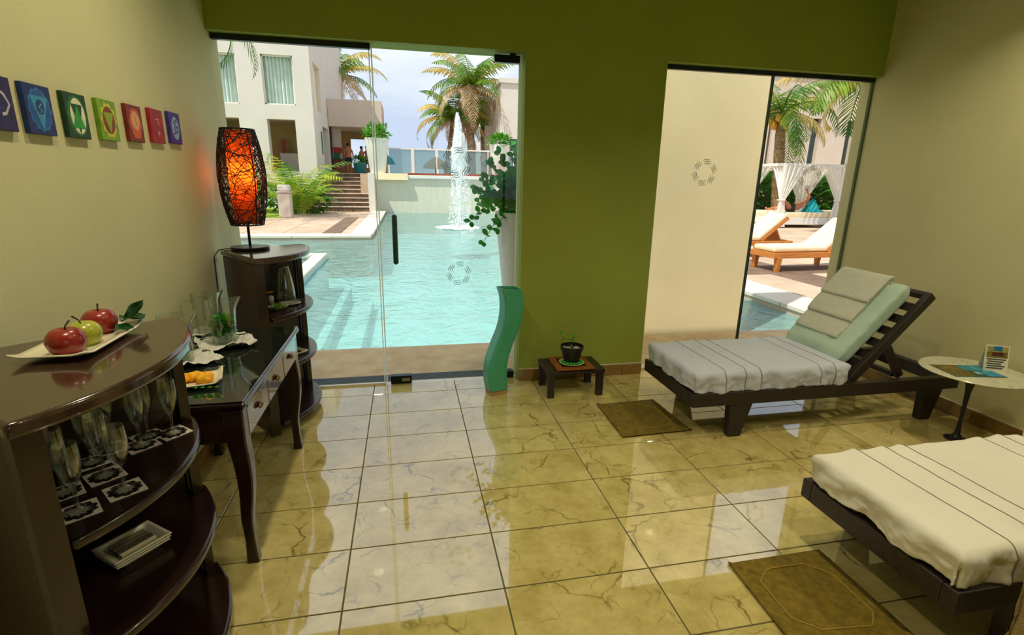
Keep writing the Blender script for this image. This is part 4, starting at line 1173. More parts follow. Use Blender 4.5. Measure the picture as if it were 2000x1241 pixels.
# reclining person
t = thing('person', 'sunbather reclining on the canopy bed, knees bent, one arm raised', 'person', (BEDX, BEDY, 0.53))
zz = 0.10
J = [(None, (0.95, 0.55, zz+0.02), (0.13, 0.15)), (0, (1.15, 0.55, zz+0.07), (0.12, 0.15)), (1, (1.36, 0.55, zz+0.19), (0.12, 0.18)), (2, (1.48, 0.55, zz+0.27), (0.06, 0.06)),
     (3, (1.56, 0.55, zz+0.34), (0.08, 0.075)), (4, (1.63, 0.55, zz+0.42), (0.095, 0.085)), (5, (1.67, 0.55, zz+0.48), 0.05)]
J += [(2, (1.36, 0.36, zz+0.24), 0.05), (7, (1.44, 0.27, zz+0.48), 0.042), (8, (1.32, 0.33, zz+0.72), 0.035), (9, (1.28, 0.36, zz+0.80), (0.03, 0.04))]
J += [(2, (1.36, 0.74, zz+0.22), 0.05), (11, (1.22, 0.82, zz+0.05), 0.042), (12, (1.02, 0.74, zz+0.10), 0.035), (13, (0.94, 0.70, zz+0.13), (0.03, 0.03))]
J += [(0, (0.85, 0.45, zz+0.02), 0.09), (15, (0.50, 0.44, zz+0.34), 0.065), (16, (0.22, 0.45, zz+0.02), 0.042), (17, (0.10, 0.45, zz-0.03), (0.04, 0.03))]
J += [(0, (0.85, 0.66, zz+0.02), 0.09), (19, (0.42, 0.66, zz+0.06), 0.06), (20, (-0.02, 0.66, zz-0.01), 0.042), (21, (-0.10, 0.66, zz+0.07), (0.03, 0.04))]
skin_body('body', J, M['skin'], t)
J = [(None, (0.98, 0.55, zz+0.03), (0.145, 0.165)), (0, (0.86, 0.45, zz+0.05), 0.11), (1, (0.74, 0.45, zz+0.15), 0.095), (0, (0.86, 0.66, zz+0.04), 0.11), (3, (0.70, 0.66, zz+0.06), 0.095)]
skin_body('swim_shorts', J, M['shorts'], t, 1)
MB().ball((1.68, 0.55, zz+0.44), 0.10, 14, 10, (0.9, 1, 1)).build('hair', M['hair'], t, smooth=True)
def heap(label, loc, rx, ry_, h, m, seed, name='towel_heap', cat='towel'):
    mb = MB()
    def fn(u, v):
        r_ = v*(1+0.15*fbm(math.cos(u*2*PI)*1.3+seed, math.sin(u*2*PI)*1.3))
        z = h*max(0.0, (1-v**2.2))*(1+0.45*fbm(v*3+seed, math.cos(u*2*PI)*1.5, math.sin(u*2*PI)*1.5))
        return (rx*r_*math.cos(u*2*PI), ry_*r_*math.sin(u*2*PI), max(0.0, z))
    mb.grid(fn, 40, 14, True)
    return tag(mb.build(name, m, None, smooth=True, loc=loc), label, cat)
heap('bright turquoise towel heaped against the reclining person', (BEDX+1.75, BEDY+0.45, 0.54), 0.30, 0.3, 0.42, M['teal'], 3)
heap('flat blue-green towel spread over the right half of the canopy bed', (BEDX+2.02, BEDY+0.72, 0.54), 0.36, 0.5, 0.16, mat('blue_towel', (20, 120, 170), 0.9, col2=(20, 160, 150), vscale=3), 8)

def deck_lounger(label, loc, rz, group=None):
    t = thing('wooden_lounger', label, 'sun lounger', loc, rz, group)
    L_, W_, z = 2.0, 0.66, 0.30
    for y in (0.03, W_-0.03):
        MB().bb(0, L_, y-0.025, y+0.025, z-0.05, z+0.05).build('side_rail', M['teak'], t, bevel=0.006)
    for x in (0.03, L_-0.03):
        MB().bb(x-0.025, x+0.025, 0.055, W_-0.055, z-0.05, z+0.05).build('end_rail', M['teak'], t, bevel=0.006)
    for x in (0.12, L_-0.42):
        for y in (0.04, W_-0.04):
            MB().bar((x, y, 0), (x, y, z-0.04), 0.07, 0.07, w2=0.11, h2=0.09).build('leg', M['teak'], t, bevel=0.006)
    for k in range(8):
        MB().bb(0.10+0.14*k, 0.20+0.14*k, 0.055, W_-0.055, z+0.02, z+0.045).build('slat', M['teak'], t)
    MB().bb(0.03, 1.20, 0.05, W_-0.05, z+0.055, z+0.155).build('seat_cushion', M['cushion'], t, bevel=0.035, seg=3)
    an = R(38); ca, sa = math.cos(an), math.sin(an)
    hx, hz = 1.20, z+0.05
    for y in (0.06, W_-0.06):
        MB().bar((hx, y, hz), (hx+0.80*ca, y, hz+0.80*sa), 0.045, 0.05).build('back_rail', M['teak'], t)
    MB().bar((hx+0.78*ca, 0.05, hz+0.78*sa), (hx+0.78*ca, W_-0.05, hz+0.78*sa), 0.05, 0.05).build('back_top', M['teak'], t)
    MB().bar((hx+0.5*ca, W_/2, hz+0.5*sa), (hx+0.62, W_/2, z-0.02), 0.4, 0.03).build('prop', M['teak'], t)
    T_ = Matrix.Translation((hx, 0, hz)) @ Matrix.Rotation(-an, 4, 'Y')
    mb = MB(); mb.box(0.40, W_/2, 0.075, 0.84, W_-0.10, 0.10, T=T_)
    mb.build('back_cushion', M['cushion'], t, bevel=0.035, seg=3)
    return t
lg = deck_lounger('teak poolside lounger with cream cushions, nearest to the pool', (6.46, 8.02, -0.012), R(3))
dup(lg, (6.35, 9.75, -0.012), R(3), 'teak poolside lounger with cream cushions, second from the pool')
dup(lg, (6.6, 12.0, -0.012), R(3), 'teak poolside lounger farthest back, mostly hidden by the cream wall')
# ================================================================== CABINETS
CT = 1.08      # top of the far cabinet
CN = 1.06      # top of the near cabinet
def corner_cabinet(label, centre, a0, a1, RR, H_, shelves, radii, xclip=None, side=None):
    """quarter-round cabinet; its straight sides run along two radii, the corner is cut off at the wall.
    side = (angle of the side panel, radius of its stile); radii = shelf radius at both ends"""
    t = thing('corner_cabinet', label, 'cabinet', (centre[0], centre[1], 0))
    a0, a1 = R(a0), R(a1)
    b0, rs = (a0, RR-0.042) if side is None else (R(side[0]), side[1])
    def rin(an): return 0.0 if xclip is None else xclip/math.cos(an)
    def pol(r_, an): return (r_*math.cos(an), r_*math.sin(an))
    n = 30
    arc = [pol(RR, a0+(a1-a0)*i/n) for i in range(n+1)]
    top = [(0.0, 0.0)]+arc if xclip is None else [pol(rin(a1), a1), pol(rin(a0), a0)]+arc
    MB().prism(top, H_-0.036, H_).build('top', M['espresso_top'], t, bevel=0.010, seg=3, smooth=40)
    dl = 0.060/rs
    d0 = pol(1, b0); n0 = (-math.sin(b0), math.cos(b0))
    for nm, z, (ra, rb_) in zip(('shelf', 'shelf', 'bottom_shelf'), shelves, radii):
        # let in between the side panel with its stile and the other end
        ar = [pol(ra+(rb_-ra)*i/n, b0+dl+(a1-b0-dl)*i/n) for i in range(n+1)]
        ri = rin(b0)+0.04
        q = [(d0[0]*ri+n0[0]*0.026, d0[1]*ri+n0[1]*0.026), (d0[0]*(rs-0.02)+n0[0]*0.026, d0[1]*(rs-0.02)+n0[1]*0.026), pol(rs-0.02, b0+dl)]
        e = [pol(rin(a1) if xclip is not None else 0.02, a1)]
        MB().prism(e+q+ar, z-0.03, z).build(nm, M['espresso'], t, bevel=0.010, seg=3, smooth=40)
    # near side: panel and stile run from floor to top
    r0, r1 = rin(b0)+0.03, rs-0.018
    rm = (r0+r1)/2; zt = H_-0.036
    MB().box(rm*d0[0]+n0[0]*0.014, rm*d0[1]+n0[1]*0.014, (0.05+zt)/2, r1-r0, 0.022, zt-0.05, rz=b0).build('side_panel', M['brownwood'], t)
    am = b0+0.030/rs
    MB().box(rs*math.cos(am), rs*math.sin(am), zt/2, 0.030, 0.056, zt, rz=am).build('stile', M['espresso'], t)
    # far side: panel and stile between the shelves
    bp_ = MB(); st2 = MB()
    nx, ny = math.sin(a1), -math.cos(a1)
    for z0, z1, rr_ in ((0.0, shelves[2]-0.03, radii[2][1]), (shelves[2], shelves[1]-0.03, radii[1][1]), (shelves[1], shelves[0]-0.03, radii[0][1]), (shelves[0], zt, radii[0][1])):
        r0, r1 = rin(a1)+0.03, radii[0][1]-0.060
        if z0 > 0:
            bp_.box((r0+r1)/2*math.cos(a1)+nx*0.014, (r0+r1)/2*math.sin(a1)+ny*0.014, (z0+z1)/2, r1-r0, 0.022, z1-z0, rz=a1)
        r2 = radii[0][1]-0.042; am = a1-0.030/r2
        st2.box(r2*math.cos(am), r2*math.sin(am), (z0+z1)/2, 0.030, 0.056, z1-z0, rz=am)
    bp_.build('back_panel', M['espresso'], t)
    st2.build('stile', M['espresso'], t)
    return t
NS = 0.697
corner_cabinet('dark quarter-round corner cabinet in the foreground holding champagne flutes', (-1.233, 1.427), -39, 42, 0.622, CN, (NS, 0.42, 0.08), ((0.520, 0.632), (0.575, 0.632), (0.600, 0.636)), 0.112, (-35.5, 0.496))
corner_cabinet('dark quarter-round corner cabinet by the glass front carrying the rattan lamp', (-1.115, 3.385), -54, 36, 0.51, CT, (0.735, 0.425, 0.085), ((0.505, 0.505), (0.505, 0.505), (0.51, 0.51)))

# ------------------------------------------------------------------ console table
TX0, TX1, TY0, TY1, TZ = -1.115, -0.615, 1.89, 2.89, 0.712
t = thing('console_table', 'dark lacquered console table with three drawers and a glass top', 'table', (0, 0, 0))
MB().bb(TX0, TX1+0.012, TY0-0.01, TY1+0.01, TZ-0.022, TZ).build('table_top', M['espresso'], t, bevel=0.010, seg=3)
MB().bb(TX0+0.004, TX1+0.006, TY0-0.004, TY1+0.004, TZ, TZ+0.007).build('glass_sheet', M['tableglass'], t, bevel=0.002)
zb0, zb1 = TZ-0.165, TZ-0.022
MB().bb(TX0+0.03, TX0+0.05, TY0+0.05, TY1-0.05, zb0, zb1).build('back_apron', M['espresso'], t)
MB().bb(TX0+0.05, TX1-0.05, TY0+0.012, TY0+0.032, zb0, zb1).build('end_apron', M['espresso'], t)
MB().bb(TX0+0.05, TX1-0.05, TY1-0.032, TY1-0.012, zb0, zb1).build('end_apron', M['espresso'], t)
MB().bb(TX1-0.05, TX1-0.022, TY0+0.05, TY1-0.05, zb0, zb1).build('front_apron', M['espresso'], t)
MB().bb(TX1-0.02, TX1+0.004, TY0+0.05, TY1-0.05, zb1-0.020, zb1).build('front_rail', M['drawer'], t, bevel=0.004)
dw = (TY1-TY0-0.10)/3
for k in range(3):
    y0 = TY0+0.05+dw*k
    d_ = MB().bb(TX1-0.022, TX1-0.002, y0+0.004, y0+dw-0.004, zb0+0.004, zb1-0.024).build('drawer', M['drawer'], t, bevel=0.004)
    yc = y0+dw/2; zc = (zb0+zb1)/2-0.004
    mb = MB(); mb.ball((TX1+0.007, yc, zc), 0.010, 18, 8, (0.9, 3.0, 1.3)); mb.tube([(TX1-0.004, yc, zc), (TX1+0.004, yc, zc)], 0.007, 10)
    mb.build('knob', M['brass'], d_, smooth=50)
def cab_leg(cx, cy, ox, oy):
    mb = MB(); prof_ = []
    for i in range(15):
        u = i/14; z = (TZ-0.03)*(1-u)
        if z > zb0: half = 0.036; off = 0.0
        else:
            w_ = (zb0-z)/zb0
            half = 0.034-0.016*min(1, w_*1.25)+0.006*max(0, w_-0.85)/0.15
            off = 0.020*math.sin(min(1, w_*1.6)*PI)*0.9-0.006*math.sin(w_*PI)
        prof_.append((z, half, off))
    vs = []; fs = []
    for z, h_, off in prof_:
        for sx, sy in ((-1, -1), (1, -1), (1, 1), (-1, 1)):
            vs.append((cx+ox*off+sx*h_, cy+oy*off+sy*h_, z))
    n = len(prof_)
    for i in range(n-1):
        for j in range(4):
            fs.append((i*4+j, i*4+(j+1) % 4, (i+1)*4+(j+1) % 4, (i+1)*4+j))
    fs += [(0, 1, 2, 3), tuple(range(4*n-1, 4*n-5, -1))]
    mb.add(vs, fs)
    return mb.build('leg', M['espresso'], t, bevel=0.006, smooth=35)
cab_leg(TX0+0.04, TY0+0.04, -0.3, -0.6); cab_leg(TX1-0.04, TY0+0.04, 1, -0.6); cab_leg(TX1-0.04, TY1-0.04, 1, 0.6); cab_leg(TX0+0.04, TY1-0.04, -0.3, 0.6)
TT = TZ+0.0072

# ------------------------------------------------------------------ rattan lamp
t = thing('rattan_lamp', 'table lamp with a black woven rattan shade glowing orange inside', 'lamp', (-0.945, 3.40, CT))
MB().lathe([(0.0, 0.0), (0.105, 0.0), (0.11, 0.006), (0.108, 0.018), (0.02, 0.024), (0.0, 0.024)], 36).build('base', M['blackmetal'], t, smooth=40)
MB().tube([(0, 0, 0.02), (0, 0, 0.34)], 0.008, 10).build('pole', M['blackmetal'], t, smooth=50)
SB, SH = 0.150, 0.545
def shade_r(q_):
    return 0.082+0.046*math.sin(PI*min(1, max(0, q_*0.92+0.04)))**0.85
m, tn, bs = new_mat('orange_lampshade')
bs.inputs['Base Color'].default_value = lin((214, 70, 16)); bs.inputs['Roughness'].default_value = 0.8
tl = tn.nodes.new('ShaderNodeBsdfTranslucent'); tl.inputs['Color'].default_value = lin((255, 120, 36))
mxs = tn.nodes.new('ShaderNodeMixShader'); mxs.inputs[0].default_value = 0.65
tn.links.new(bs.outputs[0], mxs.inputs[1]); tn.links.new(tl.outputs[0], mxs.inputs[2]); tn.links.new(mxs.outputs[0], tn.nodes['Material Output'].inputs['Surface'])
MB().lathe([(0.068, SB+0.006), (0.072, SB+0.15), (0.074, SB+0.27), (0.072, SB+0.40), (0.068, SB+SH-0.006)], 40).build('inner_shade', m, t, smooth=60)
mb = MB(); mb.lathe([(0.012, SB+0.16), (0.018, SB+0.19), (0.028, SB+0.23), (0.022, SB+0.255), (0.0, SB+0.265)], 16)
mb.build('bulb', mat('lamp_bulb', (255, 230, 190), 0.4, emit=(255, 170, 90), estr=2.0), t, smooth=60)
ld = bpy.data.lights.new('lamp_glow', 'POINT'); ld.energy = 1.1; ld.color = (1.0, 0.62, 0.28); ld.shadow_soft_size = 0.03
lo = bpy.data.objects.new('lamp_glow', ld); COL.objects.link(lo); lo.parent = t; lo.location = (0, 0, SB+0.30)
rnd = random.Random(4)
mb = MB()
for k in range(210):
    th = rnd.uniform(0, 2*PI); q_ = rnd.random(); hd = rnd.uniform(0, 2*PI); pts = []
    cv = rnd.uniform(-0.10, 0.10)
    for s_ in range(34):
        r_ = shade_r(q_)*(1+0.02*math.sin(s_+k))
        pts.append((r_*math.cos(th), r_*math.sin(th), SB+SH*q_))
        hd += cv+rnd.uniform(-0.18, 0.18)
        th += 0.016*math.cos(hd)/r_; q_ += 0.016*math.sin(hd)/SH
        if q_ < 0.0 or q_ > 1.0:
            hd = -hd; q_ = min(1, max(0, q_))
    mb.tube(pts, rnd.uniform(0.0012, 0.0022), 4, cap=False)
for q_ in (0.0, 1.0):
    mb.tube([(shade_r(q_)*math.cos(2*PI*k/36), shade_r(q_)*math.sin(2*PI*k/36), SB+SH*q_) for k in range(36)], 0.005, 6, closed=True)
for k in range(4):
    an = PI/4+PI/2*k
    mb.tube([(shade_r(i/14)*math.cos(an), shade_r(i/14)*math.sin(an), SB+SH*i/14) for i in range(15)], 0.004, 5)
mb.build('woven_shell', mat('black_rattan', (22, 18, 14), 0.6), t)
mb = MB(); mb.tube([(0.0, 0.0, SB+0.01), (0.080, 0, SB+0.004)], 0.003, 5); mb.tube([(0, 0, SB+0.01), (-0.04, 0.07, SB+0.004)], 0.003, 5); mb.tube([(0, 0, SB+0.01), (-0.04, -0.07, SB+0.004)], 0.003, 5)
mb.build('shade_support', M['blackmetal'], t)
cb = MB(); cb.tube([(-0.10, -0.01, 0.008), (-0.135, -0.03, 0.006), (-0.160, -0.06, 0.004), (-0.176, -0.10, -0.03), (-0.176, -0.11, -0.25), (-0.176, -0.115, -0.62)], 0.0035, 6)
cb.build('power_cord', M['potblack'], t)

# ------------------------------------------------------------------ paintings
def painting(label, tl_, br_, field, layers, name='chakra_painting'):
    A = PX(tl_[0], tl_[1], XL+0.018); B = PX(br_[0], br_[1], XL+0.018)
    yc, zc = (A.y+B.y)/2, (A.z+B.z)/2
    hw, hh_ = 0.064, 0.074
    t = thing(name, label, 'painting', (XL+0.0085, yc, zc), group='small square paintings on the left wall')
    MB().bb(-0.008, 0.008, -hw, hw, -hh_, hh_).build('canvas', mat('paint_field', field, 0.6, vary=0.18, vscale=25, bump=0.2, bscale=60), t, bevel=0.002)
    for i, (pts, colr) in enumerate(layers):
        mb = MB(); x = 0.0084+0.0004*i
        vs = [(x, p[0]*hw, p[1]*hh_) for p in pts]
        mb.add(vs, [tuple(range(len(vs)))])
        mb.build('painted_shape', mat('paint', colr, 0.6, vary=0.12, vscale=40), t)
    return t
def oval(cx, cy, rx, ry_, n=28, wob=0.0, k=12):
    return [(cx+rx*(1+wob*math.cos(k*2*PI*i/n))*math.cos(2*PI*i/n), cy+ry_*(1+wob*math.cos(k*2*PI*i/n))*math.sin(2*PI*i/n)) for i in range(n)]
def stroke(pts, w):
    L_ = []; R_ = []
    for i, p in enumerate(pts):
        a = pts[max(0, i-1)]; b = pts[min(len(pts)-1, i+1)]
        dx, dy = b[0]-a[0], b[1]-a[1]; l_ = math.hypot(dx, dy) or 1
        L_.append((p[0]-dy/l_*w, p[1]+dx/l_*w)); R_.append((p[0]+dy/l_*w, p[1]-dx/l_*w))
    return L_+R_[::-1]
painting('indigo square painting at the frame edge with a pale curl', (-36, 139), (26.6, 256.6), (38, 30, 84), [(stroke([(0.1, 0.5), (0.45, 0.35), (0.7, 0.0), (0.4, -0.35), (0.15, -0.4)], 0.06), (190, 180, 190)), (oval(-0.2, 0, 0.35, 0.5), (52, 44, 110))])
painting('bright blue square painting with an inverted triangle in a round flower', (39.4, 160.6), (115.6, 263.9), (16, 44, 104),
         [(oval(0, 0.0, 0.82, 0.86, 48, 0.05, 12), (40, 110, 180)), (oval(0, 0, 0.72, 0.78), (26, 82, 156)), ([(-0.62, 0.55), (0.62, 0.55), (0.0, -0.86)], (54, 140, 190)), (oval(0.0, 0.12, 0.3, 0.3), (16, 58, 110)), (stroke([(0.12, 0.25), (-0.1, 0.1), (0.12, 0.0), (0.0, -0.1)], 0.025), (110, 180, 210))])
painting('dark green square painting with a pale oval and green bell shape', (122, 178), (180, 271.6), (12, 58, 26),
         [(oval(0, 0, 0.86, 0.9, 36, 0.04, 12), (24, 110, 44)), (oval(0.05, 0.0, 0.66, 0.8), (226, 222, 180)), ([(-0.5, 0.52), (0.5, 0.52), (0.05, -0.85)], (18, 66, 34)), ([(0.0, 0.5), (0.55, -0.55), (-0.55, -0.55)], (36, 150, 50))])
painting('lime green square painting with a brown disc and lime triangle', (189.8, 192.5), (235.7, 275.2), (116, 160, 20),
         [(oval(0, 0, 0.80, 0.84, 40, 0.10, 10), (206, 200, 40)), (oval(0, 0, 0.66, 0.68), (130, 62, 20)), ([(-0.5, 0.38), (0.5, 0.38), (0.0, -0.66)], (140, 166, 30))])
painting('rust orange square painting with a pale lotus moon', (246, 203), (284, 278.4), (120, 34, 16),
         [(oval(0, 0, 0.78, 0.84, 36, 0.06, 6), (200, 84, 40)), (oval(0, -0.1, 0.66, 0.7), (214, 88, 24)), (oval(0.0, 0.16, 0.52, 0.52), (222, 160, 110)), (stroke([(-0.15, 0.35), (0.15, 0.3), (-0.1, 0.15), (0.15, 0.05), (-0.05, -0.1)], 0.03), (170, 90, 60))])
painting('crimson square painting with small pink glyph and triangle', (291.3, 211.9), (325, 279.6), (160, 20, 30),
         [([(-0.12, -0.3), (0.3, -0.3), (0.08, -0.66)], (226, 120, 110)), (stroke([(-0.3, 0.4), (0.3, 0.4)], 0.03), (230, 150, 140)), (stroke([(0.05, 0.4), (0.05, 0.0)], 0.03), (230, 150, 140)), (stroke([(0.05, 0.2), (0.28, 0.24), (0.2, 0.05)], 0.03), (230, 150, 140))])
painting('violet square painting with a pale blue round emblem nearest the glass', (327.6, 219.6), (358.3, 280.3), (60, 34, 140),
         [(oval(0, 0, 0.66, 0.74), (150, 176, 220)), (stroke([(-0.3, 0.4), (0.0, 0.25), (-0.2, 0.0), (0.0, -0.3), (-0.35, -0.35)], 0.08), (40, 60, 130)), (stroke([(0.05, 0.0), (0.35, 0.15), (0.35, -0.3), (0.1, -0.2)], 0.07), (40, 60, 130)), (stroke([(0.0, 0.5), (0.3, 0.42)], 0.05), (40, 60, 130))])

# ------------------------------------------------------------------ fruit plate
def rect_plate(label, loc, rz, L_, W_, m=None, lift=0.02, name='serving_plate', th=0.005):
    mb = MB()
    def fn(u, v):
        a, b = (u-0.5)*2, (v-0.5)*2
        e = max(0, max(abs(a)-0.70, 0)/0.30)**1.5*lift+max(0, max(abs(b)-0.60, 0)/0.40)**1.5*lift*0.6
        return (a*L_/2, b*W_/2, 0.006+e)
    mb.grid(fn, 30, 16)
    return tag(mb.build(name, m or M['ceramic'], None, smooth=True, solid=th, loc=loc, rz=rz), label, 'plate')
rect_plate('long white rectangular plate carrying three apples', (-0.880, 1.545, CN), R(91), 0.318, 0.165, lift=0.012)
def apple(label, loc, m, r_=0.043, tilt=0.0, stem_lean=(0.2, 0.1)):
    t = thing('apple', label, 'apple', loc)
    pr_ = []
    for i in range(19):
        ph = -PI/2+PI*i/18
        rr2 = math.cos(ph)*(1.0+0.10*math.sin(ph)); zz2 = math.sin(ph)*0.98
        if i > 14: zz2 -= 0.30*((i-14)/4.0)**2
        if i < 2: zz2 += 0.12*(2-i)/2
        pr_.append((max(0.0, rr2)*r_, zz2*r_+r_*0.80))
    pr_[0] = (0.0, pr_[0][1]); pr_[-1] = (0.0, pr_[-1][1])
    MB().lathe(pr_, 32).build('flesh', m, t, smooth=True)
    zt2 = pr_[-1][1]
    MB().tube([(0, 0, zt2-0.004), (stem_lean[0]*0.012, stem_lean[1]*0.012, zt2+0.014), (stem_lean[0]*0.035, stem_lean[1]*0.035, zt2+0.026)], [0.0016, 0.0018, 0.0026], 6).build('stem', M['stem'], t, smooth=True)
    return t
PT = CN+0.0065
apple('dark red apple at the front of the plate', (-0.860, 1.440, PT), M['apple_red'], 0.042, 0, (0.3, 0.3))
apple('green apple between the two red apples', (-0.858, 1.514, PT), M['apple_green'], 0.040, 0, (-0.5, -0.2))
apple('red apple at the back of the plate beside the leaves', (-0.878, 1.628, PT), M['apple_red'], 0.043, 0, (0.1, 0.0))
def leafbit(label, base, d, up, L_, W_):
    mb = MB(); n = 9
    d = Vector(d).normalized(); s_ = d.cross(Vector(up)).normalized(); nn = s_.cross(d)
    def fn(u, v):
        w_ = W_*math.sin(PI*min(1, u*0.97+0.03))**0.8*(v-0.5)
        return tuple(Vector((0, 0, 0))+d*L_*u+s_*w_+nn*(0.25*abs(v-0.5)*W_-0.25*L_*u*u+0.06*L_*math.sin(u*9)))
    mb.grid(fn, n, 5)
    return tag(mb.build('apple_leaf', M['leaf_dark'], None, smooth=True, solid=0.0006, loc=base), label, 'leaf')
leafbit('green leaf standing up behind the rear red apple', (-0.838, 1.672, PT+0.035), (0.5, 0.5, 0.45), (1, -0.3, 0.3), 0.075, 0.032)
leafbit('broad dark leaf lying at the far end of the plate', (-0.828, 1.640, PT+0.03), (0.15, 0.9, 0.12), (0.2, 0, 1), 0.10, 0.055)
leafbit('dark leaf under the rear apple at the plate edge', (-0.822, 1.590, PT+0.018), (0.2, 0.9, 0.05), (0.6, 0, 1), 0.07, 0.04)

# ------------------------------------------------------------------ champagne flutes on lace cards
def flute_mesh():
    out = [(0.0, 0.0), (0.030, 0.0), (0.031, 0.002), (0.012, 0.006), (0.005, 0.012), (0.0042, 0.03), (0.0045, 0.055), (0.007, 0.068), (0.014, 0.080), (0.021, 0.100), (0.0255, 0.125), (0.0265, 0.150), (0.0245, 0.185)]
    inn = [(0.0235, 0.185), (0.0255, 0.150), (0.0244, 0.125), (0.0195, 0.100), (0.012, 0.082), (0.004, 0.074), (0.0, 0.073)]
    return MB().lathe(out+inn, 28)
SZ = 0.735     # shelf level of the far cabinet
def lace_card(label, loc, rz):
    t = thing('lace_card', label, 'coaster', loc, rz, 'lace coasters under the flutes')
    MB().bb(-0.042, 0.042, -0.042, 0.042, 0, 0.0015).build('card', M['paper'], t)
    mb = MB(); z = 0.0019
    for k in range(10):
        an = 2*PI*k/10
        for rr2, ln, wd_ in ((0.034, 0.9, 0.0022), (0.029, 0.8, 0.0026), (0.024, 0.7, 0.002)):
            pts = []
            for i in range(9):
                q_ = i/8-0.5
                pts.append(((rr2+0.004*math.sin(q_*2*PI))*math.cos(an+q_*ln), (rr2+0.004*math.sin(q_*2*PI))*math.sin(an+q_*ln)))
            st_ = stroke(pts, wd_)
            n = len(pts)
            for i in range(n-1):
                mb.add([(st_[i][0], st_[i][1], z), (st_[i+1][0], st_[i+1][1], z), (st_[2*n-2-i][0], st_[2*n-2-i][1], z), (st_[2*n-1-i][0], st_[2*n-1-i][1], z)], [(0, 1, 2, 3)])
    mb.build('black_lace', M['ink'], t)
    return t
FL = [(-0.829, 1.300, 'front-most champagne flute, nearest the left stile'), (-0.765, 1.384, 'champagne flute standing closest to the shelf edge, second from the left'), (-0.852, 1.466, 'champagne flute in the second row behind the two nearest'),
      (-0.835, 1.635, 'champagne flute in the middle of the row, left of the right-hand pair'), (-0.772, 1.706, 'right-most champagne flute near the shelf end'), (-0.840, 1.695, 'champagne flute half hidden behind the right-most one'),
      (-0.912, 1.390, 'champagne flute at the back left beside the cabinet side'), (-0.925, 1.545, 'champagne flute at the back centre of the shelf'), (-0.915, 1.622, 'champagne flute deep at the back, behind the middle one')]
f0 = None; ang = R(44)
for i, (x, y, lab) in enumerate(FL):
    lace_card('white lace-printed card under the '+lab.split(',')[0].replace('champagne ', ''), (x, y, NS+0.0002+0.0004*i), ang+R((i*37) % 17-8))
    z = NS+0.0024+0.0004*i
    if f0 is None:
        f0 = tag(flute_mesh().build('champagne_flute', M['glass'], None, smooth=50, loc=(x, y, z)), 'clear '+lab, 'glass', 'champagne flutes in the foreground cabinet')
    else:
        o = f0.copy(); COL.objects.link(o); o.location = (x, y, z); o['label'] = 'clear '+lab
# stacked dishes on the lower shelf
def dish(label, loc, rz, s_=0.125):
    mb = MB()
    def fn(u, v):
        a, b = (u-0.5)*2, (v-0.5)*2
        e = max(abs(a), abs(b))
        return (a*s_/2, b*s_*0.62, 0.0+0.018*max(0.0, min(1.0, (e-0.68)/0.22)))
    mb.grid(fn, 25, 25)
    return tag(mb.build('rectangular_dish', M['ceramic'], None, smooth=40, solid=0.004, soff=1.0, loc=loc, rz=rz), label, 'dish', 'stack of dishes')
for k in range(3):
    dish(['lowest white rectangular dish of the stack on the lower shelf', 'middle white rectangular dish of the stack on the lower shelf', 'top white rectangular dish of the stack, holding folded grey cloths'][k], (-0.832, 1.490, 0.4205+0.0095*k), R(-38), 0.125-0.004*(2-k))
for k in range(4):
    mb = MB(); ca = R(-38)
    off = -0.030+0.020*k
    cx, cy = -0.832+off*math.cos(ca), 1.490+off*math.sin(ca)
    mb.grid(lambda u, v: ((0.009 if k < 3 else 0.007)*math.cos(u*2*PI), (v-0.5)*0.095, 0.008+0.008*math.sin(u*2*PI)), 14, 8, True)
    tag(mb.build('rolled_cloth', mat('grey_roll_%d' % k, ((120, 112, 90), (96, 90, 70), (70, 66, 50), (206, 196, 160))[k], 0.9, bump=0.3), None, smooth=True, loc=(cx, cy, 0.445), rz=ca),
        ['pale brown folded cloth at the left of the top dish', 'grey folded cloth second from the left in the dish', 'dark grey folded cloth third from the left in the dish', 'cream paper roll at the right side of the dish'][k], 'cloth', 'folded cloths in the dish')

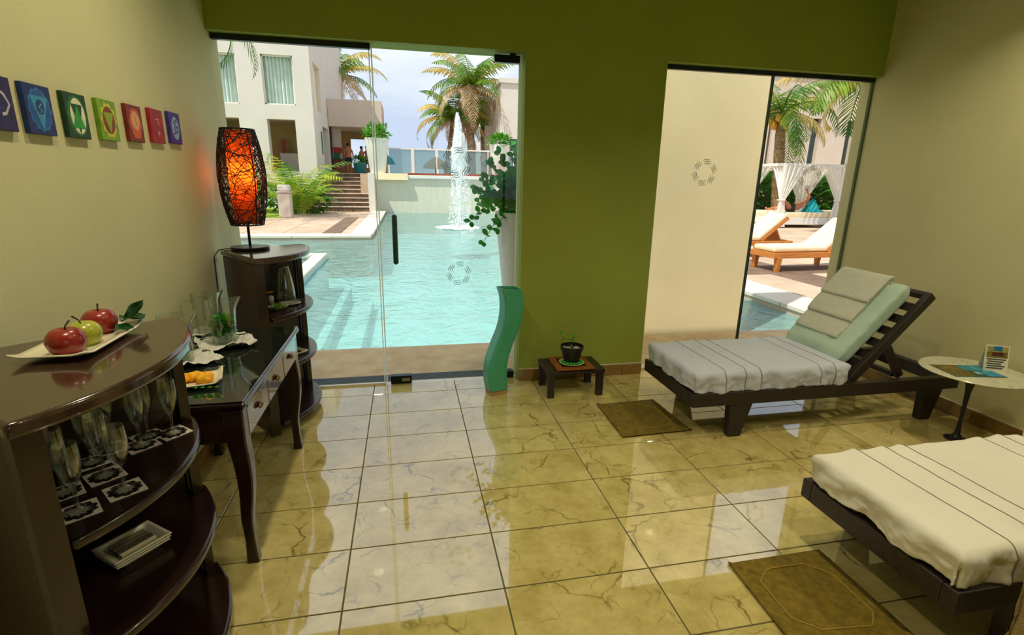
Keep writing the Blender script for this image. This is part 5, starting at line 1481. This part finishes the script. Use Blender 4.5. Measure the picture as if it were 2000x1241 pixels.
# ------------------------------------------------------------------ pitchers, napkins, snacks on the console
def pitcher(label, loc, rz, fill, nm):
    t = thing('glass_pitcher', label, 'pitcher', loc, rz)
    H_ = 0.205
    def outer(v): return 0.050+0.016*v
    mb = MB()
    def fn(u, v, inset=0.0):
        an = u*2*PI
        r_ = outer(v)-inset
        sp2 = max(0.0, math.cos(an))**8*max(0.0, v-0.80)/0.20
        return ((r_+0.026*sp2)*math.cos(an), r_*math.sin(an), 0.008*(inset > 0)+(H_-0.008*(inset > 0))*v+0.012*sp2)
    nu, nv = 40, 16
    vs = [fn(i/nu, j/(nv-1)) for j in range(nv) for i in range(nu)]
    vi = [fn(i/nu, j/(nv-1), 0.003) for j in range(nv-1, -1, -1) for i in range(nu)]
    allv = [(0, 0, 0)]+vs+vi+[(0, 0, 0.008)]
    fs = [(0, 1+(i+1) % nu, 1+i) for i in range(nu)]
    for j in range(2*nv-1):
        for i in range(nu):
            fs.append((1+j*nu+i, 1+j*nu+(i+1) % nu, 1+(j+1)*nu+(i+1) % nu, 1+(j+1)*nu+i))
    e = len(allv)-1; b0 = 1+(2*nv-1)*nu
    fs += [(e, b0+i, b0+(i+1) % nu) for i in range(nu)]
    mb.add(allv, fs)
    mb.build('vessel', M['glass'], t, smooth=50)
    mb = MB(); mb.tube([(-0.062, 0, 0.172), (-0.092, 0, 0.176), (-0.110, 0, 0.160), (-0.112, 0, 0.110), (-0.104, 0, 0.060), (-0.085, 0, 0.036), (-0.054, 0, 0.034)], 0.006, 10)
    mb.build('handle', M['glass'], t, smooth=True)
    if fill:
        mb = MB(); mb.lathe([(0.0, 0.0095), (0.0455, 0.0095), (0.0535, fill), (0.0, fill)], 36)
        mb.build('water', M['water_in'], t, smooth=40)
        mb = MB(); foliage(mb, (0, 0, fill*0.62), 0.042, 0.042, fill*0.40, nm, 0.030, 0.018, 91, 0.1)
        mb.build('mint_leaves', M['leaf_mint'], t)
        mb = MB()
        for k in range(4):
            an = k*1.7
            mb.lathe([(0.0, -0.002), (0.018, -0.002), (0.018, 0.002), (0.0, 0.002)], 14, T=Matrix.Translation((0.02*math.cos(an), 0.02*math.sin(an), 0.03+0.02*k)) @ Matrix.Rotation(0.6+k, 4, 'X'))
        mb.build('lime_slices', M['apple_green'], t, smooth=40)
    return t
TRZ = TT+0.014
def tray(label, loc, rz, sx, sy):
    mb = MB()
    def fn(u, v):
        a, b = (u-0.5)*2, (v-0.5)*2
        e = max(abs(a), abs(b))
        return (a*sx/2, b*sy/2, 0.004+0.010*max(0, (e-0.82)/0.18))
    mb.grid(fn, 20, 20)
    return tag(mb.build('serving_tray', M['blackmetal'], None, smooth=40, solid=0.003, loc=loc, rz=rz), label, 'tray')
def napkin(label, loc, rz, sx, sy, seed, amp=0.026):
    mb = MB()
    def fn(u, v):
        a, b = (u-0.5), (v-0.5)
        x, y = a*sx, b*sy
        e = max(abs(a), abs(b))*2
        z = 0.007+amp*(0.55+0.9*fbm(x*14+seed, y*14, seed))*max(0.05, min(1, (e-0.45)*2.2))
        return (x*(1+0.08*fbm(y*20, seed)), y*(1+0.08*fbm(x*20, seed+3)), max(0.005, z))
    mb.grid(fn, 40, 40)
    return tag(mb.build('napkin', M['cloth'], None, smooth=True, solid=0.0015, soff=1.0, loc=loc, rz=rz), label, 'napkin')
tray('dark tray under the mint water pitcher', (-0.885, 2.605, TT), R(20), 0.21, 0.21)
napkin('crumpled white napkin beneath the mint water pitcher', (-0.885, 2.605, TT), R(28), 0.235, 0.25, 2)
pitcher('glass pitcher of water with mint leaves in front on the console', (-0.885, 2.605, TT+0.0145), R(25), 0.120, 340)
napkin('crumpled white napkin beneath the rear empty pitcher', (-1.00, 2.79, TT), R(10), 0.20, 0.17, 5)
pitcher('empty glass pitcher standing at the back by the wall', (-1.015, 2.785, TT+0.0145), R(35), 0.0, 0)
napkin('white napkin on the console beside the foreground cabinet', (-0.965, 2.355, TT), R(40), 0.22, 0.21, 9)
pitcher('glass pitcher mostly hidden behind the foreground cabinet top', (-0.985, 2.345, TT+0.0145), R(15), 0.075, 40)
rect_plate('white square plate with golden snacks on the console end', (-0.835, 2.085, TT), R(15), 0.19, 0.15, name='snack_plate')
M['gold'] = mat('golden_fruit', (246, 184, 20), 0.5, col2=(232, 150, 10), vscale=30, bump=0.5, bscale=40)
for k, (dx, dy, s_) in enumerate(((0.045, -0.01, 0.030), (-0.005, 0.02, 0.026), (-0.045, 0.0, 0.026))):
    mb = MB()
    def fn(u, v):
        ph = -PI/2+PI*v; r_ = s_*(1+0.28*fbm(math.cos(u*2*PI)*1.6+k, math.sin(u*2*PI)*1.6, math.sin(ph)*1.6))
        return (r_*math.cos(ph)*math.cos(u*2*PI)*1.1, r_*math.cos(ph)*math.sin(u*2*PI), s_*0.82+r_*0.8*math.sin(ph))
    mb.grid(fn, 24, 14, True)
    tag(mb.build('golden_fruit', M['gold'], None, smooth=True, loc=(-0.835+dx, 2.075+dy, TT+0.0065)), ['golden yellow fruit piece nearest the console edge', 'golden yellow fruit piece in the middle of the snack plate', 'orange-yellow fruit piece at the wall side of the snack plate'][k], 'fruit', 'golden fruit on the snack plate')
mb = MB()
for k in range(4): leaf(mb, (-0.02+0.025*k, -0.045, 0.012), (0.4, -0.5, 0.15), (0, 0, 1), 0.04, 0.02)
tag(mb.build('garnish_leaves', M['leaf_mint'], None, loc=(-0.80, 2.06, TT)), 'small green garnish leaves at the front of the snack plate', 'leaf', kind='stuff')

# ------------------------------------------------------------------ things in the far cabinet
def round_plate(label, loc, r_, m, name='small_plate', d=0.010):
    return tag(MB().lathe([(0.0, 0.0), (r_*0.6, 0.0), (r_*0.98, d), (r_, d+0.001), (r_*0.97, d+0.004), (r_*0.58, 0.004), (0.0, 0.004)], 36).build(name, m, None, smooth=40, loc=loc), label, 'plate')
t = thing('glass_cloche', 'tall clear glass carafe at the back of the far cabinet shelf', 'carafe', (-0.788, 3.500, SZ))
MB().lathe([(0.0, 0.0), (0.058, 0.0), (0.060, 0.004), (0.054, 0.08), (0.044, 0.15), (0.034, 0.20), (0.030, 0.215), (0.027, 0.215), (0.031, 0.20), (0.041, 0.15), (0.051, 0.08), (0.055, 0.008), (0.0, 0.007)], 36).build('vessel', M['glass'], t, smooth=50)
MB().lathe([(0.0, 0.2155), (0.031, 0.2155), (0.032, 0.222), (0.0, 0.225)], 24).build('lid', M['chrome'], t, smooth=40)
round_plate('small white plate under the steel tongs on the far cabinet shelf', (-0.735, 3.360, SZ), 0.062, M['ceramic'])
t = thing('serving_tongs', 'pair of steel serving tongs lying across the white plate', 'tongs', (-0.735, 3.360, SZ+0.016), R(40))
for s_ in (-1, 1):
    MB().bar((-0.085, 0.0, 0.014), (0.075, 0.016*s_, 0.004), 0.009, 0.0025).build('arm', M['chrome'], t)
t = thing('herb_bowl', 'small pale bowl of green herbs beside the far cabinet stile', 'bowl', (-0.778, 3.225, SZ))
MB().lathe([(0.0, 0.0), (0.03, 0.0), (0.055, 0.02), (0.058, 0.022), (0.052, 0.020), (0.028, 0.005), (0.0, 0.005)], 32).build('bowl', M['ceramic'], t, smooth=45)
mb = MB(); foliage(mb, (0, 0, 0.020), 0.042, 0.042, 0.008, 110, 0.018, 0.009, 12, 0.1)
mb.build('herbs', mat('chopped_herbs', (110, 170, 20), 0.6, vary=0.2), t)
t = thing('orange_flower', 'orange flower in a little holder at the back of the far shelf', 'flower', (-0.865, 3.42, SZ))
MB().lathe([(0, 0), (0.018, 0), (0.020, 0.03), (0.012, 0.045), (0.010, 0.045), (0.010, 0.01), (0, 0.01)], 18).build('holder', M['ceramic'], t, smooth=40)
mb = MB()
for k in range(12):
    an = 2*PI*k/12
    leaf(mb, (0, 0, 0.055), (math.cos(an), math.sin(an), 0.45), (0, 0, 1), 0.034, 0.016)
mb.build('petals', M['gold'], t)
t = thing('square_tray', 'white rectangular tray with dark sticks on the far cabinet lower shelf', 'tray', (-0.735, 3.30, 0.425), R(45))
mb = MB()
mb.grid(lambda u, v: ((u-0.5)*0.13, (v-0.5)*0.13, 0.005+0.016*max(0, (max(abs(u-0.5), abs(v-0.5))*2-0.8)/0.2)), 22, 22)
mb.build('tray_body', M['ceramic'], t, smooth=40, solid=0.003)
for k in range(3):
    MB().bb(-0.04, 0.04, -0.03+0.025*k, -0.018+0.025*k, 0.006, 0.013).build('stick', M['blackmetal'], t)

# ================================================================== VASE, STOOL, POT
t = thing('floor_vase', 'tall wavy square jade green ceramic vase by the door jamb', 'vase', (0.608, 3.455, 0), R(15))
MB().box(0, 0, 0.02, 0.125, 0.115, 0.04).build('foot', M['vasebase'], t, bevel=0.004)
ctl = [(0.04, 0.0, 0.072), (0.12, -0.010, 0.074), (0.24, -0.006, 0.072), (0.37, 0.034, 0.069), (0.50, 0.088, 0.069), (0.60, 0.110, 0.071), (0.68, 0.112, 0.072), (0.74, 0.104, 0.073), (0.782, 0.094, 0.078)]
def vint(z):
    for i in range(len(ctl)-1):
        if z <= ctl[i+1][0] or i == len(ctl)-2:
            p0 = ctl[max(0, i-1)]; p1 = ctl[i]; p2 = ctl[i+1]; p3 = ctl[min(len(ctl)-1, i+2)]
            q_ = (z-p1[0])/(p2[0]-p1[0])
            def cr_(a, b, c_, d): return 0.5*((2*b)+(c_-a)*q_+(2*a-5*b+4*c_-d)*q_*q_+(-a+3*b-3*c_+d)*q_**3)
            return cr_(p0[1], p1[1], p2[1], p3[1]), cr_(p0[2], p1[2], p2[2], p3[2])
vs = []; fs = []
NR = 44
sq = []
for j in range(40):
    an = 2*PI*j/40; c_, s_ = math.cos(an), math.sin(an); k_ = (abs(c_)**8+abs(s_)**8)**(-1/8)
    sq.append((c_*k_, s_*k_))
rings = []
for i in range(NR):
    z = 0.04+(0.782-0.04)*i/(NR-1); cx, h_ = vint(z)
    rings.append([(cx+a*h_, b*h_*0.92, z+(0.012*(-a*0.5) if i == NR-1 else 0)) for a, b in sq])
for i in range(14):
    z = 0.782-(0.30)*i/13; cx, h_ = vint(z)
    rings.append([(cx+a*(h_-0.010), b*(h_-0.010)*0.92, z+(0.012*(-a*0.5) if i == 0 else 0)) for a, b in sq])
for r_ in rings: vs += r_
for i in range(len(rings)-1):
    for j in range(40):
        fs.append((i*40+j, i*40+(j+1) % 40, (i+1)*40+(j+1) % 40, (i+1)*40+j))
fs.append(tuple(range(39, -1, -1))); fs.append(tuple((len(rings)-1)*40+j for j in range(40)))
MB().add(vs, fs).build('body', M['vase'], t, smooth=35)

t = thing('low_stool', 'small low dark wood table with an orange framed top by the pillar', 'table', (1.165, 3.425, 0))
sx, sy, sh = 0.215, 0.145, 0.205
for x in (-1, 1):
    for y in (-1, 1):
        MB().bb(x*(sx-0.03)-0.024, x*(sx-0.03)+0.024, y*(sy-0.022)-0.02, y*(sy-0.022)+0.02, 0, sh-0.028).build('leg', M['nearblack'], t, bevel=0.003)
    MB().bb(min(x*sx, x*(sx-0.085)), max(x*sx, x*(sx-0.085)), -sy, sy, sh-0.028, sh).build('end_board', M['nearblack'], t, bevel=0.003)
MB().bb(-sx+0.085, sx-0.085, -sy+0.004, sy-0.004, sh-0.028, sh-0.008).build('centre_board', M['nearblack'], t)
fz0, fz1 = sh, sh+0.012
fx, fy, fw_ = 0.142, 0.138, 0.052
for nm, a in (('frame_strip', (-fx, fx, -fy, -fy+fw_)), ('frame_strip', (-fx, fx, fy-fw_, fy)), ('frame_strip', (-fx, -fx+fw_, -fy+fw_, fy-fw_)), ('frame_strip', (fx-fw_, fx, -fy+fw_, fy-fw_))):
    MB().bb(a[0], a[1], a[2], a[3], fz0, fz1).build(nm, M['stooltop'], t, bevel=0.002)
# saucer stands on the frame
PZS = fz1
tag(MB().lathe([(0.0, 0.0), (0.060, 0.0), (0.090, 0.010), (0.094, 0.012), (0.090, 0.014), (0.058, 0.005), (0.0, 0.005)], 40).build('saucer', M['saucer'], None, smooth=40, loc=(1.165, 3.410, PZS)), 'pale green saucer under the black plant pot', 'saucer')
t = thing('potted_seedling', 'black pot with gravel and a thin bending seedling on the low table', 'plant', (1.165, 3.415, PZS+0.0055))
MB().lathe([(0.0, 0.0), (0.056, 0.0), (0.076, 0.098), (0.084, 0.10), (0.085, 0.128), (0.081, 0.130), (0.079, 0.10), (0.0, 0.10)], 40).build('pot', M['potblack'], t, smooth=40)
mb = MB(); rnd = random.Random(2)
for k in range(120):
    an = rnd.uniform(0, 2*PI); r_ = 0.074*math.sqrt(rnd.random())
    mb.ball((r_*math.cos(an), r_*math.sin(an), 0.102+rnd.uniform(0, 0.006)), rnd.uniform(0.003, 0.006), 6, 4)
o = mb.build('gravel', M['pebble_w'], t); o['kind'] = 'stuff'
sm = MB().tube([(0.0, 0, 0.10), (0.004, 0, 0.15), (0.0, 0, 0.175), (-0.03, 0, 0.178), (-0.065, 0, 0.185), (-0.085, 0, 0.215)], [0.004, 0.0035, 0.003, 0.0025, 0.002, 0.0015], 6)
sm.tube([(0.0, 0, 0.170), (0.012, 0, 0.195)], 0.0022, 6)
sm.build('stem', M['leaf_dark'], t, smooth=True)
for (x, z, dx, dz) in ((-0.085, 0.215, -0.2, 0.7), (-0.083, 0.210, 0.6, 0.4), (-0.065, 0.186, -0.4, -0.4), (0.012, 0.195, 0.5, 0.6), (0.010, 0.19, -0.5, 0.6), (0.008, 0.18, 0.8, 0.1)):
    mb = MB(); leaf(mb, (x, 0, z), (dx, 0.2, dz), (0, -1, 0.3), 0.026, 0.015); mb.build('leaf', M['leaf_mint'], t)
for k in range(9):
    an = PI+PI*(k+0.5)/9
    tag(MB().ball((0, 0, 0), 0.011, 10, 7, (1.2, 1, 0.8)).build('green_pebble', M['pebble_g'], None, smooth=True, loc=(1.165+0.0725*math.cos(an), 3.412+0.0715*math.sin(an), PZS+0.0185)), 'shiny green glass pebble in the saucer around the pot', 'pebble', 'green glass pebbles in the saucer')

# ================================================================== BATH MATS
def bath_mat(label, corners, seed, fold):
    A, B, C_, D_ = [Vector((c[0], c[1], 0)) for c in corners]
    org = (A+B+C_+D_)/4
    t = thing('bath_mat', label, 'mat', org)
    mb = MB()
    def P_(u, v):
        return (A*(1-u)*(1-v)+B*u*(1-v)+C_*u*v+D_*(1-u)*v)-org
    def fn(u, v):
        p = P_(u, v)
        e = max(abs(u-0.5), abs(v-0.5))*2
        rdg = 0.0
        # raised fold running along the diagonal from A to C
        d_ = (u-v)
        rdg = (0.008/(1+math.exp(-d_/0.006))+0.009*math.exp(-((d_-0.03)/0.025)**2)) if fold else 0
        z = 0.003+0.004*min(1, (1-e)*14)+0.0015*fbm(u*9+seed, v*9)+rdg
        # woven border lozenge
        l_ = abs(u-0.5)+abs(v-0.5)*0.55
        z += 0.005*math.exp(-((max(abs(u-0.5)*1.05, abs(v-0.5)*1.05, (abs(u-0.5)+abs(v-0.5))*0.72)-0.36)/0.012)**2)
        return (p.x, p.y, max(0.001, z))
    mb.grid(fn, 70, 70)
    mb.build('pile', M['mat_olive'], t, smooth=True, solid=0.002)
    pts = []
    for a_, b_2 in (((0.16, 0.30), (0.30, 0.14)), ((0.30, 0.14), (0.72, 0.14)), ((0.72, 0.14), (0.86, 0.30)), ((0.86, 0.30), (0.86, 0.72)), ((0.86, 0.72), (0.72, 0.86)), ((0.72, 0.86), (0.30, 0.86)), ((0.30, 0.86), (0.16, 0.70)), ((0.16, 0.70), (0.16, 0.30))):
        for i in range(10):
            q_ = i/10
            p = fn(a_[0]*(1-q_)+b_2[0]*q_, a_[1]*(1-q_)+b_2[1]*q_)
            pts.append((p[0], p[1], p[2]+0.001))
    MB().tube(pts, 0.0032, 5, closed=True).build('woven_border', M['mat_border'], t, smooth=True)
    return t
bath_mat('olive folded bath mat in front of the far sun lounger', [(1.27, 3.13), (1.256, 2.64), (1.735, 2.655), (1.71, 3.15)], 1, True)
bath_mat('olive bath mat with raised border beside the near sun lounger', [(1.255, 1.56), (1.24, 1.15), (1.70, 1.10), (1.70, 1.565)], 4, True)

# ================================================================== SUN LOUNGERS
LX0, LW, LL = 1.645, 0.655, 1.97
HX, HZ, BA = 1.16, 0.315, R(48)
def lounger(label, y0):
    t = thing('sun_lounger', label, 'sun lounger', (LX0, y0, 0))
    z0, z1 = 0.215, 0.30
    for y in (0.0, LW-0.05):
        MB().bb(0, LL, y, y+0.05, z0, z1).build('side_rail', M['nearblack'], t, bevel=0.004)
    for x in (0.0, LL-0.05):
        MB().bb(x, x+0.05, 0.05, LW-0.05, z0, z1).build('end_rail', M['nearblack'], t, bevel=0.004)
    for x, s_ in ((0.29, 1), (LL-0.24, 1)):
        for y in (0.027, LW-0.027):
            mb = MB()
            vs = [(x-0.02, y-0.026, 0), (x+0.065, y-0.026, 0), (x+0.065, y+0.026, 0), (x-0.02, y+0.026, 0), (x-0.035, y-0.026, z0), (x+0.12, y-0.026, z0), (x+0.12, y+0.026, z0), (x-0.035, y+0.026, z0)]
            mb.add(vs, [(0, 3, 2, 1), (4, 5, 6, 7), (0, 1, 5, 4), (1, 2, 6, 5), (2, 3, 7, 6), (3, 0, 4, 7)])
            mb.build('leg', M['nearblack'], t, bevel=0.004)
    for k in range(10):
        MB().bb(0.075+0.108*k, 0.145+0.108*k, 0.05, LW-0.05, z1-0.025, z1-0.004).build('slat', M['nearblack'], t)
    ca, sa = math.cos(BA), math.sin(BA)
    BL = 0.70
    for y in (0.062, LW-0.062):
        MB().bar((HX-0.02*ca, y, HZ-0.02*sa), (HX+BL*ca, y, HZ+BL*sa), 0.04, 0.058).build('back_rail', M['nearblack'], t, bevel=0.004)
    MB().bar((HX+(BL+0.012)*ca, 0.042, HZ+(BL+0.012)*sa), (HX+(BL+0.012)*ca, LW-0.042, HZ+(BL+0.012)*sa), 0.058, 0.03, up=(ca, 0, sa)).build('back_top', M['nearblack'], t, bevel=0.004)
    for k in range(6):
        s_ = 0.08+0.105*k
        MB().bar((HX+s_*ca, 0.082, HZ+s_*sa), (HX+s_*ca, LW-0.082, HZ+s_*sa), 0.018, 0.055, up=(ca, 0, sa)).build('back_slat', M['nearblack'], t)
    for y in (0.10, LW-0.10):
        MB().bar((HX+0.34*ca+0.02, y, HZ+0.34*sa-0.03), (HX+0.42, y, 0.290), 0.03, 0.05).build('strut', M['nearblack'], t, bevel=0.003)
    MB().bar((HX+0.40, 0.118, 0.295), (HX+0.40, LW-0.118, 0.295), 0.04, 0.03).build('strut_bar', M['nearblack'], t)
    return t
Y1, Y2 = 2.545, 1.005
lounger('dark wooden sun lounger with raised slatted back under the right window', Y1)
lounger('dark wooden sun lounger in the lower right corner, nearest the camera', Y2)

def drape(name, label, cat, x0, x1, y0, y1, top, dl, dr, dn, df, m, seed, pleats=(), rad=0.035, nx=320, ny=110, hem=0.035, kind=None):
    mb = MB()
    def over(a, lo_, hi_):
        if a < lo_: return lo_, lo_-a, -1
        if a > hi_: return hi_, a-hi_, 1
        return a, 0.0, 0
    def fn(u, v):
        a = x0-dl+(x1+dr-x0+dl)*u; b = y0-dn+(y1+df-y0+dn)*v
        # uneven hem
        ca_, ox, sx_ = over(a, x0, x1); cb_, oy, sy_ = over(b, y0, y1)
        ox *= 1+hem*4*fbm(b*7+seed, 1.0, seed) if ox > 0.03 else 1
        oy *= 1+hem*4*fbm(a*7+seed, 2.0, seed) if oy > 0.03 else 1
        def fall(o):
            th = min(o/rad, PI/2)
            return rad*math.sin(th), rad*(1-math.cos(th))+max(0, o-rad*PI/2)
        outx, dx_ = fall(ox); outy, dy_ = fall(oy)
        dz = max(dx_, dy_)+0.25*min(dx_, dy_)
        k_ = min(1, dz/0.06)
        wave = 0.010*k_*(math.sin((a*31 if oy > ox else b*27)+3*fbm(a*3, b*3, seed))+0.6*fbm(a*16, b*16, seed+1))
        x = ca_+sx_*(outx+(wave if sx_ and ox >= oy else 0)-0.30*min(ox, oy)*k_)
        y = cb_+sy_*(outy+(wave if sy_ and oy > ox else 0)-0.30*min(ox, oy)*k_)
        z = top-dz+0.003*fbm(a*5, b*5, seed)+0.0015*fbm(a*16, b*12, seed+2)
        for (pa, slope, hgt) in pleats:
            d_ = a-(pa+slope*(b-y0))
            f_ = hgt*(1+d_/0.055) if -0.055 < d_ <= 0 else (-0.010*(1-d_/0.010) if 0 < d_ < 0.010 else 0)
            if dz < 0.03: z += f_
            else:
                if oy > ox: y += sy_*f_
                elif ox > 0: x += sx_*f_*0.3
        return (x, y, z)
    mb.grid(fn, nx, ny)
    sh_ = tag(mb.build(name, m, None, smooth=True, solid=0.003), label, cat, kind=kind)
    for (pa, slope, hgt) in pleats:      # a dark tube draws in the shade line along each fold
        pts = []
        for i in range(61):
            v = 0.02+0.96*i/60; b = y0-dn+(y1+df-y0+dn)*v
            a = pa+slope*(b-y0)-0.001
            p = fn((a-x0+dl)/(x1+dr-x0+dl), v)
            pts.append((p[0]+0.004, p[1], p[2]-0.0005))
        MB().tube(pts, 0.0016, 5).build('fold_shade_line', M['fold_shade'], sh_, smooth=True)
    return sh_

SLOPE = 0.0
for (yy, lab, ms, labm) in ((Y1, 'pale bluish sheet with pressed folds over the far lounger seat', M['sheet_blue'], 'far'), (Y2, 'cream sheet with pressed folds over the near lounger seat', M['sheet_cream'], 'near')):
    tag(MB().bb(LX0+0.035, LX0+1.115, yy+0.055, yy+LW-0.055, 0.3005, 0.402).build('seat_mattress', M['sheet_green'], None, bevel=0.03, seg=3), 'padded seat mattress hidden under the sheet of the %s lounger' % labm, 'mattress')
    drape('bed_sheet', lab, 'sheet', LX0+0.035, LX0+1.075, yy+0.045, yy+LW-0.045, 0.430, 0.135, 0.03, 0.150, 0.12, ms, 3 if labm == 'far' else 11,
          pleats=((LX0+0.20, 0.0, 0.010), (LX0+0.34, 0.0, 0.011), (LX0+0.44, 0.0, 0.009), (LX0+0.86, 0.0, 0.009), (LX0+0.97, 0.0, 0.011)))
    # back mattress with its cover
    ca, sa = math.cos(BA), math.sin(BA)
    T_ = Matrix.Translation((LX0+HX, yy, HZ)) @ Matrix.Rotation(-BA, 4, 'Y')
    mb = MB()
    def fn(u, v, T_=T_):
        # closed rounded slab: u around the cross-section, v along the slope
        an = u*2*PI
        c_, s_ = math.cos(an), math.sin(an); n_ = 6
        k_ = (abs(c_)**n_+abs(s_)**n_)**(-1/n_)
        e = 1.0
        if v < 0.10: e = 0.55+0.45*math.sin(v/0.10*PI/2)
        if v > 0.90: e = 0.40+0.60*math.sin((1-v)/0.10*PI/2)
        w_ = LW/2-0.075
        x = 0.03+0.66*v
        y = LW/2+0.045+c_*k_*(w_-0.03*(1-e))
        z = 0.092+s_*k_*0.058*e
        z += (0.012*fbm(y*7, x*7, 4)+0.007*fbm(y*22+x*9, x*6, 2))*(0.9 if s_ > 0.2 else 0.1)
        return tuple(T_ @ Vector((x, y, z)))
    mb.grid(fn, 60, 40, True)
    n0 = 60*40
    mb.f.append(tuple(i*40 for i in range(60))); mb.f.append(tuple(i*40+39 for i in range(60)))
    tag(mb.build('back_cushion', M['sheet_green'] if labm == 'far' else M['sheet_blue'], None, smooth=60), ('pale green covered backrest cushion on the far lounger' if labm == 'far' else 'pale blue backrest cushion at the right frame edge'), 'cushion')
# folded terry towel over the far backrest
T_ = Matrix.Translation((LX0+HX, Y1, HZ)) @ Matrix.Rotation(-BA, 4, 'Y')
t = thing('folded_towel', 'folded pale terry towel laid down the backrest of the far lounger', 'towel', (0, 0, 0))
for k, (s0, s1, ya, yb, zz) in enumerate(((0.16, 0.700, 0.225, 0.605, 0.162), (0.30, 0.703, 0.220, 0.610, 0.176), (0.46, 0.706, 0.215, 0.615, 0.190))):
    mb = MB()
    def fn(u, v):
        x = s0+(s1-s0)*u; y = ya+(yb-ya)*v+0.05*(1-u)*(0.5-v)*0+0.006*fbm(x*6, k)
        z = zz+0.004*fbm(x*9+k, y*9, k)
        if x > 0.655:   # turns over the top edge
            o_ = x-0.655; z -= o_*o_*9
        if u < 0.03: z -= 0.004
        return tuple(T_ @ Vector((x, y, z)))
    mb.grid(fn, 50, 40)
    mb.build('towel_layer', M['towel'], t, smooth=True, solid=0.012)

# terry covered ottoman at the frame corner
t = thing('covered_ottoman', 'block seat covered in beige terry cloth at the lower right frame corner', 'ottoman', (0, 0, 0))
MB().bb(1.74, 2.36, 0.36, 0.885, 0.0, 0.60).build('seat_block', M['sheet_cream'], t, bevel=0.03, seg=3)
o = drape('terry_cover', None, None, 1.74, 2.36, 0.36, 0.885, 0.615, 0.50, 0.50, 0.50, 0.50, mat('beige_terry', (150, 132, 84), 0.95, vary=0.12, vscale=40, bump=0.7, bscale=160), 21, rad=0.03, nx=90, ny=90, hem=0.01)
o.parent = t

# ================================================================== SIDE TABLE
t = thing('side_table', 'small round marble-topped pedestal table between lounger and wall', 'table', (3.335, 2.285, 0))
MB().lathe([(0.0, 0.436), (0.19, 0.436), (0.262, 0.447), (0.268, 0.452), (0.262, 0.457), (0.0, 0.457)], 56).build('marble_top', M['marbletop'], t, smooth=35)
MB().lathe([(0.0, 0.0), (0.06, 0.0), (0.062, 0.005), (0.035, 0.012), (0.016, 0.04), (0.010, 0.12), (0.011, 0.22), (0.016, 0.33), (0.028, 0.40), (0.050, 0.436), (0.0, 0.436)], 40).build('pedestal', M['potblack'], t, smooth=45)
def flat_print(label, loc, rz, sx, sy, patches, name, cat, base):
    t = thing(name, label, cat, loc, rz)
    MB().bb(-sx/2, sx/2, -sy/2, sy/2, 0, 0.003).build('cover', base, t)
    for i, (a, b, c_, d, col) in enumerate(patches):
        MB().add([(a*sx, b*sy, 0.0032+0.0001*i), (c_*sx, b*sy, 0.0032+0.0001*i), (c_*sx, d*sy, 0.0032+0.0001*i), (a*sx, d*sy, 0.0032+0.0001*i)], [(0, 1, 2, 3)]).build('printed_patch', mat('print_ink', col, 0.35, vary=0.35, vscale=30), t)
    return t
flat_print('glossy magazine with blue pool pictures lying on the marble table', (3.285, 2.285, 0.4575), R(-12), 0.30, 0.20,
           [(-0.48, -0.46, -0.02, 0.46, (96, 84, 30)), (-0.02, 0.02, 0.22, 0.46, (30, 130, 150)), (0.22, 0.02, 0.48, 0.46, (60, 160, 180)), (-0.02, -0.46, 0.16, 0.0, (30, 70, 60)), (0.17, -0.46, 0.48, -0.02, (40, 140, 170)), (0.05, -0.3, 0.14, -0.1, (150, 190, 190)), (-0.4, 0.1, -0.1, 0.4, (120, 96, 36))], 'magazine', 'magazine', mat('magazine_paper', (60, 90, 80), 0.3))
t = thing('tent_card', 'small standing leaflet with a sunset picture and printed lines on the marble table', 'leaflet', (3.455, 2.275, 0.4575), R(-28))
for s_ in (-1, 1):
    MB().add([(-0.06, -0.03*s_-0.001*s_, 0), (0.06, -0.03*s_-0.001*s_, 0), (0.06, 0, 0.16), (-0.06, 0, 0.16), (-0.06, -0.03*s_+0.0005*s_, 0), (0.06, -0.03*s_+0.0005*s_, 0), (0.06, 0.001*s_, 0.1605), (-0.06, 0.001*s_, 0.1605)],
             [(0, 1, 2, 3), (7, 6, 5, 4), (0, 4, 5, 1), (1, 5, 6, 2), (2, 6, 7, 3), (3, 7, 4, 0)]).build('card_face', mat('leaflet_paper', (226, 222, 204), 0.5), t)
def on_card(a, b, c_, d, col, i=0):
    def P_(x, z): return (x, -0.0315*(1-z/0.16)-0.0014-0.0002*i, z)
    MB().add([P_(a, b), P_(c_, b), P_(c_, d), P_(a, d)], [(0, 1, 2, 3)]).build('print_block', mat('leaflet_ink', col, 0.5, vary=0.3, vscale=40), t)
on_card(-0.052, 0.085, 0.052, 0.150, (120, 110, 40)); on_card(-0.052, 0.118, 0.052, 0.150, (160, 150, 80), 1); on_card(-0.025, 0.095, 0.03, 0.118, (90, 40, 20), 2); on_card(-0.02, 0.125, 0.022, 0.152, (20, 110, 170), 3)
for k in range(5):
    on_card(-0.048+0.006*(k % 2), 0.072-0.013*k, 0.046-0.01*(k % 3), 0.078-0.013*k, (60, 60, 54), 1)
